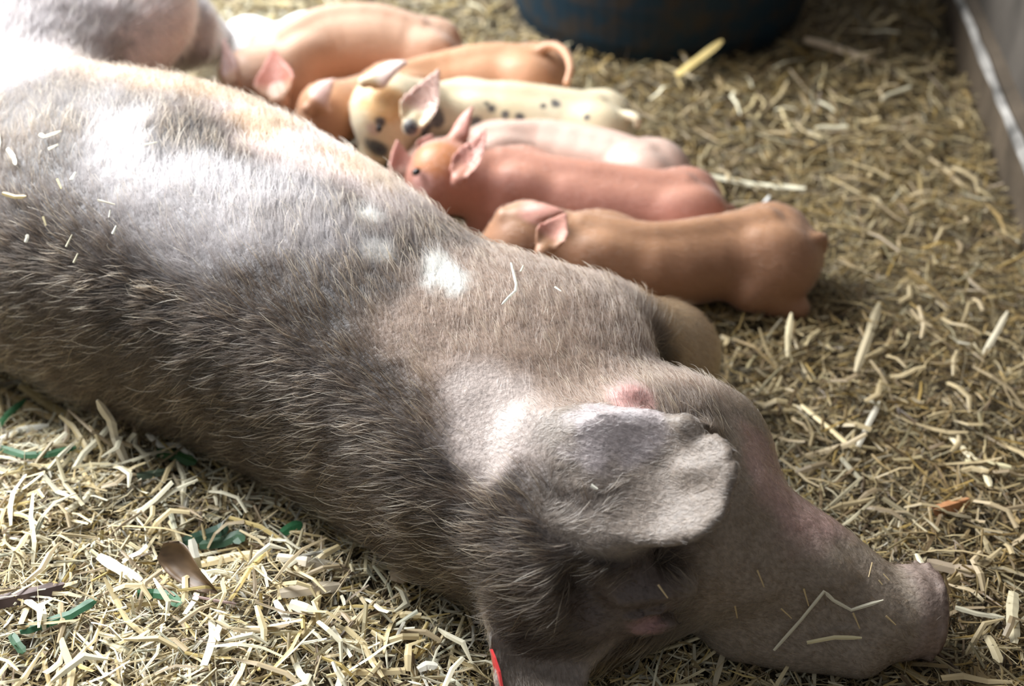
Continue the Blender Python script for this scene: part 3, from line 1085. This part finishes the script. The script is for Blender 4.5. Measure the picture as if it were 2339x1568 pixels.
def strips(P, D, N, L, Wd, bend, twist, cup, segs=3):
    """many chopped stalks at once: three points across, segs along; cup makes them half-pipes"""
    n = len(P)
    D = D / np.linalg.norm(D, axis=1)[:, None]
    S = np.cross(N, D)
    S /= np.linalg.norm(S, axis=1)[:, None] + 1e-9
    N = np.cross(D, S)
    t = np.linspace(-.5, .5, segs)
    V = np.zeros((n, segs, 3, 3))
    for i, tt in enumerate(t):
        ang = twist * tt
        s2 = S * np.cos(ang)[:, None] + N * np.sin(ang)[:, None]
        n2 = -S * np.sin(ang)[:, None] + N * np.cos(ang)[:, None]
        c = P + D * (L * tt)[:, None] + N * (bend[0] * L * (0.25 - tt * tt))[:, None] + S * (bend[1] * L * (0.25 - tt * tt))[:, None]
        w = (Wd * (1 if 0 < i < segs - 1 else .8) / 2)[:, None]
        V[:, i, 0] = c - s2 * w - n2 * w * cup[:, None]
        V[:, i, 1] = c + n2 * w * cup[:, None] * .4
        V[:, i, 2] = c + s2 * w - n2 * w * cup[:, None]
    q = []
    for i in range(segs - 1):
        for j in range(2):
            q.append((i * 3 + j, i * 3 + 3 + j, i * 3 + 4 + j, i * 3 + 1 + j))
    Q = (np.arange(n)[:, None, None] * segs * 3 + np.array(q)[None]).reshape(-1, 4)
    return V.reshape(-1, 3), Q


def rand_dirs(n, tilt):
    a = rng.uniform(0, 2 * math.pi, n)
    e = rng.normal(0, tilt, n)
    D = np.stack([np.cos(a) * np.cos(e), np.sin(a) * np.cos(e), np.sin(e)], 1)
    N = np.stack([rng.normal(0, .45, n), rng.normal(0, .45, n), np.ones(n)], 1)
    return D, N


def scatter(count, Lr, Wr, tilt, lift, seedcol):
    # more where the camera is near
    m = int(count * 2.6)
    x, y = rng.uniform(-1.5, 1.15, m), rng.uniform(0.72, 3.5, m)
    dens = np.clip(1.7 / (0.55 + (y - 0.6)**1.35), 0.2, 1.6) / 1.6
    half = 0.62 + 0.36 * (y - 0.9)
    dens *= np.where(np.abs(x) > half + 0.12, 0.22, 1)
    keep = rng.random(m) < dens
    x, y = x[keep][:count], y[keep][:count]
    P = np.stack([x, y, ground_h(x, y) + lift[0] + (lift[1] - lift[0]) * rng.random(len(x))**1.6], 1)
    wall_side = (P - w0) @ wn
    ok = (wall_side < -0.004) & (body_dist(P) > 0.002) & (np.hypot(x - TC[0], y - TC[1]) > 0.295)
    P = P[ok]
    n = len(P)
    D, N = rand_dirs(n, tilt)
    L = rng.uniform(*Lr, n) * rng.choice([.6, 1, 1.0, 1.5], n)
    Wd = rng.uniform(*Wr, n)
    far = 1 + 0.35 * sstep(1.6, 2.4, P[:, 1])
    V, Q = strips(P, D, N, L * far, Wd * far, (rng.normal(0, .22, n), rng.normal(0, .2, n)), rng.normal(0, .9, n), rng.uniform(0, .5, n))
    ci = rng.choice(len(STRAW_COL), n, p=STRAW_P / STRAW_P.sum())
    c = STRAW_COL[ci] * rng.uniform(.7, 1.15, n)[:, None]
    # shade beyond the sow and towards the wall, painted into the straw
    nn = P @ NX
    side_shade = sstep(0.95, 1.35, nn + 0.3 * (fbm(P, .25, 81) - .5)) * sstep(-0.9, 0.3, P[:, 0])
    side_shade = np.maximum(side_shade, sstep(0.12, 0.5, P[:, 0] + 0.2 * (fbm(P, .2, 83) - .5)))
    c = mix(c, c * np.array([.42, .36, .265]), side_shade)
    return V, Q, np.repeat(c, 9, 0)


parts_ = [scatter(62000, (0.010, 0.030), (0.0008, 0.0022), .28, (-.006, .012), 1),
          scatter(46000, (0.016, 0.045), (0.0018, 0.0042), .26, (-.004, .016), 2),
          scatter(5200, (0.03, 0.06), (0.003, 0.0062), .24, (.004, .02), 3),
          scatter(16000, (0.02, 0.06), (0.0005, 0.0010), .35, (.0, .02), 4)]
off, Vs, Qs, Cs = 0, [], [], []
for V, Q, c in parts_:
    Vs.append(V)
    Qs.append(Q + off)
    Cs.append(c)
    off += len(V)
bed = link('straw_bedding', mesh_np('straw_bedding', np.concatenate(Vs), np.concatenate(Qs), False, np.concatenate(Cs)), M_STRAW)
tag(bed, 'chopped golden straw bedding spread over the pen floor', 'straw', kind='stuff')


def ground_at(x, y, lift=0.012):
    p = at(x, y, 0.0)
    for _ in range(5):
        p = at(x, y, float(ground_h(p[:1], p[1:2])[0]) + lift)
    return p


def stalk_mesh(name, pts, nrm, width, col, thick=0.0005, cup=0.35, taper=(0.75, 0.6), frame=None):
    """a solid flattened stalk along pts: lens-shaped section, chewed ends"""
    pts = np.array(pts, float)
    k = len(pts)
    V = []
    for i in range(k):
        d = unit(pts[min(i + 1, k - 1)] - pts[max(i - 1, 0)])
        nn = np.array(nrm[i] if np.ndim(nrm) > 1 else nrm, float)
        s = unit(np.cross(nn, d))
        u = np.cross(d, s)
        w = width / 2 * rng.uniform(.88, 1.06) * (taper[0] if i == 0 else taper[1] if i == k - 1 else 1.0)
        V += [pts[i] - s * w - u * w * cup, pts[i] + u * thick, pts[i] + s * w - u * w * cup, pts[i] - u * thick - u * w * cup * .6]
    Fc = []
    for i in range(k - 1):
        for j in range(4):
            Fc.append((i * 4 + j, i * 4 + (j + 1) % 4, i * 4 + 4 + (j + 1) % 4, i * 4 + 4 + j))
    Q = Fc + [(0, 3, 2, 1), tuple((k - 1) * 4 + j for j in range(4))]
    V = np.array(V)
    c = np.array(col) * rng.uniform(.9, 1.08, (len(V), 1))
    return mesh_np(name, V, np.array(Q), False, c)


def bent(a, b, mid=None, n=5):
    a, b = np.array(a), np.array(b)
    t = np.linspace(0, 1, n)[:, None]
    if mid is None:
        return a * (1 - t) + b * t
    c = 2 * np.array(mid) - (a + b) / 2
    return a * (1 - t)**2 + 2 * c * t * (1 - t) + b * t * t


PALE, CREAM, GOLD, TAN, GREY, BROWN, GREEN = (.80, .74, .55), (.88, .84, .70), (.74, .56, .22), (.58, .45, .26), (.47, .42, .34), (.26, .16, .09), (.06, .20, .075)


def put_straw(name, label, cat, px, width, col, lift=0.016, lifts=None, group=None, on='ground', cup=.14, taper=(.75, .45), thick=.0005, nrm=None):
    """one stalk through photograph pixels px, laid on the litter or on the sow's coat"""
    P, Ns = [], []
    for i, (x, y) in enumerate(px):
        if on == 'sow':
            p, n = on_sow(x, y)
            P.append(p + n * (lift if lifts is None else lifts[i]))
            Ns.append(n)
        else:
            P.append(ground_at(x, y, lift if lifts is None else lifts[i]))
            Ns.append(np.array(nrm) if nrm is not None else unit((0, -0.35, 0.9)))
    # densify with a smooth curve
    P, Ns = np.array(P), np.array(Ns)
    if len(P) > 2:
        t = np.linspace(0, len(P) - 1, 3 * (len(P) - 1) + 1)
        P = np.stack([np.interp(t, np.arange(len(P)), P[:, c]) for c in range(3)], 1)
        Ns = np.stack([np.interp(t, np.arange(len(Ns)), Ns[:, c]) for c in range(3)], 1)
    c0 = P.mean(0)
    width = width * (1.25 if name == GR else 1)
    if name == GR:
        col = np.array(col) * .62
    o = link(name, stalk_mesh(name, P - c0, Ns, width, col, thick, cup, taper), M_STRAW)
    o.location = c0
    return tag(o, label, cat, group)


ST, GR = 'straw_stalk', 'grass_blade'
B_, S_ = 'straw', 'grass blade'
# stalks that can be told apart, in the litter
for args in (
    (ST, 'thick golden stalk leaning against the foot of the blue tub', B_, [(1545, 172), (1600, 130), (1650, 92)], .015, GOLD, .03, [.012, .035, .06]),
    (ST, 'broad pinkish-tan stalk lying between the blue tub and the pen wall', B_, [(1838, 88), (1910, 108), (1992, 138)], .021, (.62, .48, .33)),
    (ST, 'long pale stalk lying beyond the rumps of the rust-red and pale pink piglets', B_, [(1615, 400), (1725, 422), (1840, 430)], .0095, PALE),
    (ST, 'small white scrap of husk behind the orange piglet\'s rump', B_, [(1742, 468), (1758, 448)], .010, (.86, .85, .82)),
    (ST, 'upright torn pale husk standing beside the sow\'s back, tallest there', B_, [(290, 1062), (262, 1000), (252, 960), (222, 915)], .010, (.72, .64, .48), .02, [.012, .03, .05, .075], None, 'ground', .5, (.6, .35)),
    (ST, 'thin brown dry stem leaning left of the upright torn husk', B_, [(300, 1050), (210, 985), (155, 935)], .004, (.45, .35, .22), .02, [.01, .03, .045]),
    (ST, 'pale curled stalk at the left edge beneath the sow\'s back', B_, [(0, 1002), (50, 980), (112, 972)], .009, CREAM),
    (ST, 'long tan stalk running under the sow\'s back at the left edge', B_, [(45, 880), (110, 925), (165, 958)], .012, (.50, .38, .17)),
    (ST, 'broad tan stalk tucked beside the long tan one under the sow\'s back', B_, [(0, 890), (60, 925), (140, 965)], .010, (.46, .34, .16)),
    (ST, 'bright bent stalk with a kink pointing at the sow\'s back', B_, [(335, 990), (365, 1018), (405, 1016), (450, 1055)], .007, CREAM),
    (ST, 'broad cream stalk lying left of the curled brown leaf', B_, [(224, 1270), (270, 1298), (322, 1328)], .011, (.90, .84, .66)),
    (ST, 'long golden stalk lying right of the brown leaf', B_, [(445, 1292), (530, 1272), (615, 1262)], .010, (.78, .62, .34)),
    (ST, 'split pale stalk ending the row right of the long golden one', B_, [(632, 1272), (700, 1283), (775, 1293)], .011, (.84, .74, .56)),
    (ST, 'slender yellow stalk crossing below the long golden one', B_, [(525, 1372), (570, 1300), (622, 1248)], .0055, GOLD),
    (ST, 'twisted white stalk standing in the hollow by the brown leaf', B_, [(437, 1232), (446, 1275), (452, 1312)], .010, CREAM, .03, [.05, .035, .012]),
    (ST, 'fibrous grey-tan wood chip lying right of the hollow', B_, [(640, 1356), (710, 1345), (778, 1337)], .014, (.62, .52, .38)),
    (ST, 'ragged brown chip standing up against the sow\'s neck', B_, [(905, 1330), (920, 1290), (930, 1248)], .019, (.42, .32, .21), .03, [.012, .025, .045]),
    (ST, 'tan chip leaning beside the ragged brown one', B_, [(890, 1300), (898, 1272), (905, 1248)], .010, (.58, .45, .28), .03, [.012, .025, .04]),
    (ST, 'thin white spike standing upright by the sow\'s back', B_, [(858, 1252), (847, 1230), (835, 1212)], .0035, CREAM, .03, [.01, .025, .04]),
    (ST, 'dark brown weathered stick at the left edge of the frame', B_, [(-30, 1378), (60, 1358), (148, 1335)], .016, (.13, .085, .075), .016, None, None, 'ground', .5),
    (ST, 'short broad stalk shining white at the bottom near the ear tag', B_, [(662, 1378), (700, 1392), (728, 1402)], .012, (.92, .88, .74)),
    (ST, 'forked pale stalk below the fibrous wood chip', B_, [(628, 1372), (645, 1400), (662, 1425)], .007, CREAM),
    (ST, 'thin twig lying across the hollow below the brown leaf', B_, [(440, 1362), (490, 1372), (540, 1380)], .003, (.30, .20, .17)),
    (ST, 'cream stalk lying on end at the bottom edge left of the ear tag', B_, [(955, 1530), (975, 1520), (1000, 1522)], .009, CREAM),
    (ST, 'rusty orange twig lying right of the sow\'s muzzle', B_, [(2132, 1165), (2170, 1155), (2215, 1140)], .016, (.42, .19, .08), .016, None, None, 'ground', .7),
    (ST, 'bent pale stalk pointing at the sow\'s nose from behind', B_, [(2093, 1265), (2112, 1300), (2125, 1312), (2138, 1308)], .006, (.80, .74, .50)),
    (ST, 'long brownish flat stalk right of the sow\'s nose', B_, [(2118, 1285), (2180, 1300), (2245, 1308)], .013, (.46, .36, .25)),
    (ST, 'long curved pale stalk in the shaded straw near the right edge', B_, [(2172, 998), (2215, 1040), (2250, 1075), (2262, 1112)], .0085, (.74, .64, .42)),
    (ST, 'pale stalk crossing the tip of the long curved one', B_, [(2205, 1055), (2255, 1060), (2310, 1068)], .009, (.68, .60, .36)),
    (ST, 'slim straight stalk slanting above the sow\'s cheek', B_, [(1830, 925), (1890, 975), (1953, 1030)], .0065, (.72, .58, .32)),
    (ST, 'grey-white stalk slanting the other way above the sow\'s cheek', B_, [(1960, 1020), (1985, 965), (2010, 918)], .007, (.66, .60, .48)),
    (ST, 'long flat husk shining beyond the sow\'s foreleg', B_, [(1955, 850), (1985, 765), (2010, 690)], .012, (.46, .38, .24), .02, None, None, 'ground', .3, (.4, .35)),
    (ST, 'slender pale stalk standing against the shaded straw at the right edge', B_, [(2245, 812), (2275, 762), (2302, 712)], .008, (.66, .58, .42), .02, [.01, .03, .04]),
    (ST, 'straight stalk upright in the straw beyond the orange piglet', B_, [(1800, 815), (1800, 765), (1808, 715)], .008, (.62, .52, .32), .02, [.01, .025, .04]),
    (ST, 'flat pale stalk standing at the right edge below the sow\'s nose level', B_, [(2316, 1352), (2312, 1400), (2318, 1470)], .013, (.62, .54, .36)),
    (ST, 'pair-tipped stalk lying below the sow\'s nose', B_, [(2182, 1388), (2230, 1402), (2295, 1412)], .006, (.55, .50, .36)),
    (ST, 'pale shard lying under the sow\'s chin', B_, [(2255, 1452), (2270, 1480), (2285, 1515)], .010, (.60, .50, .30)),
    (ST, 'thin gold stalk reaching up beside the orange piglet\'s hind foot', B_, [(1735, 722), (1758, 690), (1782, 652)], .006, (.62, .50, .27), .02, [.008, .03, .05]),
    (ST, 'long pale wisp between the sow\'s muzzle and lower ear', B_, [(1632, 1568), (1650, 1500), (1662, 1430)], .006, (.60, .52, .36), .02, [.012, .02, .035]),
    (ST, 'dull gold stalk lying along the bottom edge under the muzzle', B_, [(1640, 1490), (1720, 1478), (1800, 1492)], .008, (.60, .46, .22)),
    (GR, 'dark green grass blade rising at the left edge by the sow\'s back', S_, [(-8, 978), (18, 945), (58, 912)], .008, GREEN, .02, [.012, .02, .03]),
    (GR, 'long bowed green grass blade lying at the left edge', S_, [(-10, 1020), (55, 1040), (110, 1038), (174, 1022)], .0075, GREEN),
    (GR, 'green leaf strip lying below the sow\'s back near the kinked stalk', S_, [(358, 1034), (400, 1040), (448, 1058)], .011, (.075, .21, .06)),
    (GR, 'grey-green leaf lying right of the upright torn husk', S_, [(312, 1088), (345, 1084), (385, 1074)], .009, (.17, .23, .15)),
    (GR, 'dark curled green leaf in the hollow, widest of the blades', S_, [(415, 1240), (460, 1225), (500, 1212), (520, 1202)], .012, (.045, .13, .07)),
    (GR, 'bent green leaf with a yellow scar right of the hollow', S_, [(455, 1245), (510, 1238), (540, 1222), (552, 1240)], .011, (.07, .17, .08)),
    (GR, 'short bright green blade against the sow\'s dark back', S_, [(645, 1218), (665, 1204), (690, 1196)], .010, (.06, .27, .10)),
    (GR, 'green blade lying below the brown leaf, folded at its right end', S_, [(314, 1356), (350, 1356), (388, 1360), (412, 1385)], .0085, (.06, .22, .09)),
    (GR, 'long arched green blade at the lower left', S_, [(45, 1442), (100, 1425), (160, 1405), (222, 1368)], .0085, (.055, .21, .09)),
    (GR, 'short dark green blade at the lower left corner', S_, [(25, 1450), (38, 1470), (55, 1492)], .007, (.06, .17, .07)),
):
    put_straw(*args)

# straw lying on the sow
on_bits = [
    ('long bent pale straw lying across the sow\'s muzzle', [(1768, 1476), (1825, 1405), (1878, 1342), (1900, 1362), (1940, 1388), (2012, 1372)], .0042, (.72, .66, .5)),
    ('short bright straw end lying under the bent one on the sow\'s muzzle', [(1842, 1462), (1905, 1450), (1966, 1452)], .0052, (.74, .64, .38)),
    ('crooked pale wisp lying on the sow\'s shoulder', [(1166, 612), (1178, 660), (1176, 675), (1160, 690), (1146, 706)], .0034, CREAM),
    ('tiny white scrap on the sow\'s shoulder right of the wisp', [(1262, 668), (1278, 680)], .0045, CREAM),
    ('small straw chip leaning on the wisp on the sow\'s shoulder', [(1188, 632), (1194, 618)], .0035, PALE),
    ('pale crumb stuck in the fold under the sow\'s upper ear', [(1350, 1112), (1364, 1122)], .0055, CREAM),
    ('thin curved straw at the left edge on the sow\'s flank', [(2, 308), (6, 335), (2, 362)], .0035, PALE),
    ('straw chip with a hooked end high on the sow\'s flank', [(98, 318), (108, 324), (145, 312)], .006, (.80, .72, .50)),
    ('short broad straw chip below the hooked one on the flank', [(118, 352), (140, 342)], .008, PALE),
    ('slim pale straw near the left edge of the flank', [(26, 350), (40, 368), (46, 386)], .0055, CREAM),
    ('flat yellow-brown husk stuck on the sow\'s left flank', [(18, 448), (45, 456), (70, 456)], .006, (.40, .30, .13)),
    ('single pale straw chip standing out mid-flank', [(170, 420), (180, 404)], .0065, CREAM),
    ('thin yellow straw left of the mid-flank chip', [(138, 418), (148, 440)], .0042, (.70, .60, .34)),
    ('pale straw sliver under the sow\'s white sheen', [(330, 344), (362, 338)], .0055, (.82, .76, .60)),
    ('white straw sliver low on the flank, farthest right of its row', [(265, 540), (274, 522)], .0055, CREAM),
    ('thin upright white straw above the white sliver', [(254, 502), (257, 486)], .0035, CREAM),
    ('slim straw lower on the flank, left of the white sliver', [(162, 566), (175, 540)], .0045, PALE),
    ('pale straw lowest of the flank chips', [(180, 600), (188, 582)], .005, PALE),
    ('little forked straw on the flank near the left edge', [(70, 556), (74, 545), (72, 538)], .0055, CREAM),
    ('bent yellowish straw left of centre on the flank', [(108, 500), (116, 520)], .0045, (.68, .58, .34)),
    ('faint long straw lying flat on the flank', [(228, 464), (268, 474)], .004, (.60, .54, .42)),
]
for (x0, y0, x1, y1, lab) in ((1722, 1300, 1740, 1336, 'thin brown splinter on the sow\'s cheek above the muzzle straws'), (1984, 1292, 1976, 1322, 'thin splinter near the top of the sow\'s nose'),
                              (2010, 1318, 2024, 1332, 'yellow splinter nearest the rim of the sow\'s nose'), (1780, 1380, 1806, 1404, 'brown splinter left of the bent muzzle straw'),
                              (1830, 1340, 1842, 1378, 'upright splinter above the bent muzzle straw'), (1946, 1396, 1962, 1432, 'fine yellow splinter below the bent straw\'s tip'),
                              (2020, 1405, 2042, 1424, 'pale crumb of straw low on the sow\'s nose'), (1502, 1344, 1522, 1366, 'pale splinter on the sow\'s brow'),
                              (2000, 1330, 2010, 1340, 'tiny light fleck on top of the sow\'s nose'), (1675, 1375, 1680, 1400, 'fine rust-coloured straw on the sow\'s lower cheek')):
    on_bits.append((lab, [(x0, y0), (x1, y1)], .0032, (.60, .45, .24)))
for lab, px, w, col in on_bits:
    put_straw(ST, lab, B_, px, w * .85, col, .008 if w > .004 else .006, None, None, 'sow', .12)

# the curled brown leaf in the hollow
LP = [ground_at(366, 1258, .05), ground_at(398, 1272, .046), ground_at(432, 1305, .034), ground_at(465, 1335, .022), ground_at(497, 1354, .012)]
LP = np.stack([np.interp(np.linspace(0, 4, 13), np.arange(5), np.array(LP)[:, c]) for c in range(3)], 1)
NW = 9
Vl, Ql = [], []
for i, p in enumerate(LP):
    t = i / 12
    wl = 0.0185 * (math.sin(math.pi * min(1, t * .95 + .05)) ** .6 + .06) * (1.1 - .45 * t)
    d = unit(LP[min(i + 1, 12)] - LP[max(i - 1, 0)])
    s_ = unit(np.cross(unit((0.25, -0.75, 0.6)), d))
    u_ = np.cross(d, s_)
    for th_ in (0.0004, -0.0004):
        for j in range(NW):
            a = -1 + 2 * j / (NW - 1)
            Vl.append(p + s_ * wl * a * (1 - .25 * t) + u_ * (th_ + wl * (1.0 * (a + .25) ** 2 * (.4 + t) - .2 + .22 * math.sin(5 * a + 5 * t) * t)))
for i in range(12):
    b0 = i * 2 * NW
    for j in range(NW - 1):
        Ql.append((b0 + j, b0 + j + 1, b0 + 2 * NW + j + 1, b0 + 2 * NW + j))
        Ql.append((b0 + NW + j, b0 + 3 * NW + j, b0 + 3 * NW + j + 1, b0 + NW + j + 1))
    Ql.append((b0, b0 + 2 * NW, b0 + 3 * NW, b0 + NW))
    Ql.append((b0 + NW - 1, b0 + 2 * NW - 1, b0 + 4 * NW - 1, b0 + 3 * NW - 1))
leaf = link('dry_leaf', mesh_np('dry_leaf', np.array(Vl), np.array(Ql), True, np.array((.17, .105, .055)) * rng.uniform(.7, 1.25, (len(Vl), 1))), M_STRAW)
tag(leaf, 'curled dry brown leaf in the hollow of the bright straw', 'leaf')

# larger loose stalks: alike ones, copied
protos = []
for i in range(9):
    L_, w_ = random.uniform(.035, .08), random.uniform(.0035, .008)
    b_ = random.uniform(-.006, .01)
    pts = [(-L_ / 2, 0, 0), (-L_ * .18, b_ * .4, b_ * .8), (L_ * .16, b_, b_ * .6), (L_ / 2, 0, 0)]
    protos.append([stalk_mesh(ST, pts, (random.uniform(-.2, .2), 0, 1), w_, c, .0005, random.uniform(0, .3), (random.uniform(.4, 1), random.uniform(.3, 1)))
                   for c in ((.82, .75, .54), (.66, .53, .29), (.44, .34, .20), (.40, .31, .17), (.25, .185, .105))])  # last two darkened for the right side: shade put into the stalk colour
for p_ in protos:
    for me_ in p_:
        me_.materials.append(M_STRAW)
SHADE = ('pale', 'tan', 'brown', 'dull', 'dark')
ORD = 'leftmost second third fourth fifth sixth seventh eighth ninth tenth eleventh twelfth thirteenth fourteenth fifteenth sixteenth seventeenth eighteenth nineteenth twentieth'.split()
PLACED = {}
zones = [
    ('{} chopped stalk lying loose in the bright straw {}', 'loose stalks below the sow\'s back', 120, (0, 950, 1060, 1568), (0, 0, 1, 1, 2),
     [(60, 1000, 'at the left edge under the sow\'s back'), (270, 1060, 'by the upright torn husk'), (430, 1300, 'around the curled brown leaf'), (120, 1360, 'near the dark weathered stick'),
      (200, 1530, 'at the lower left corner'), (560, 1150, 'close against the sow\'s dark back'), (700, 1330, 'by the fibrous wood chip'), (600, 1530, 'at the bottom edge'), (960, 1430, 'left of the red ear tag')]),
    ('{} chopped stalk lying loose in the shaded straw {}', 'loose stalks in the shaded straw', 105, (1620, 150, 2330, 1568), (2, 3, 3, 3, 4),
     [(2000, 180, 'between the tub and the pen wall'), (1800, 420, 'behind the rust-red piglet\'s rump'), (2200, 600, 'at the foot of the pen wall'), (1900, 720, 'beside the orange piglet\'s rump'),
      (1720, 860, 'by the sow\'s foreleg'), (1900, 1000, 'above the sow\'s cheek'), (2250, 900, 'at the right edge below the wall'), (2180, 1170, 'by the rusty orange twig'), (2250, 1400, 'right of the sow\'s nose'), (1850, 1540, 'under the sow\'s chin')]),
    ('blurred {} stalk lying loose {}', 'loose stalks around the tub', 30, (1050, 5, 2050, 330), (0, 1, 2),
     [(1150, 60, 'left of the blue tub'), (1450, 200, 'in front of the blue tub'), (1900, 60, 'right of the blue tub'), (1800, 280, 'between the blue tub and the pale pink piglet')]),
]
for lab, grp, cnt, (xa, ya, xb, yb), cols, marks in zones:
    made = 0
    for _ in range(cnt * 12):
        if made >= cnt:
            break
        x, y = random.uniform(xa, xb), random.uniform(ya, yb)
        p = ground_at(x, y, random.uniform(.012, .022))
        h_ = sow_tree.ray_cast(Vector(CAMP), Vector(unit(ray(x, y))))
        if (h_[0] is not None and h_[0].z > 0.0) or (p - w0) @ wn > -.05 or math.hypot(p[0] - TC[0], p[1] - TC[1]) < .36:
            continue
        if body_dist(p[None])[0] < .025:
            continue
        d = unit(ray(x, y))
        hits_ = [tr.ray_cast(Vector(CAMP), Vector(d))[0] is not None for tr in PIG_TREES]
        if any(hits_):
            continue
        ci = random.choice(cols)
        o = bpy.data.objects.new(ST, random.choice(protos)[ci])
        COL.objects.link(o)
        o.location = p
        o.rotation_euler = (random.gauss(0, .35), random.gauss(0, .22), random.uniform(0, 2 * math.pi))
        sc_ = random.uniform(.7, 1.15) * (1.15 if y < 500 else 1)
        o.scale = (sc_, random.uniform(.8, 1.2), 1)
        near_m = min(marks, key=lambda m_: (m_[0] - x)**2 + (m_[1] - y)**2)[2]
        tag(o, None, 'straw', grp)
        PLACED.setdefault((SHADE[ci], near_m), []).append((x, o))
        made += 1
for (shade, mark), lst in PLACED.items():
    lst.sort(key=lambda q_: q_[0])
    for i, (_, o) in enumerate(lst):
        if len(lst) == 1:
            o['label'] = f'single loose {shade} stalk {mark}'
        elif i == 0:
            o['label'] = f'leftmost of the {shade} stalks {mark}'
        elif i == len(lst) - 1:
            o['label'] = f'rightmost of the {shade} stalks {mark}'
        else:
            o['label'] = f'{ORD[min(i, 19)]} from left of the {shade} stalks {mark}'
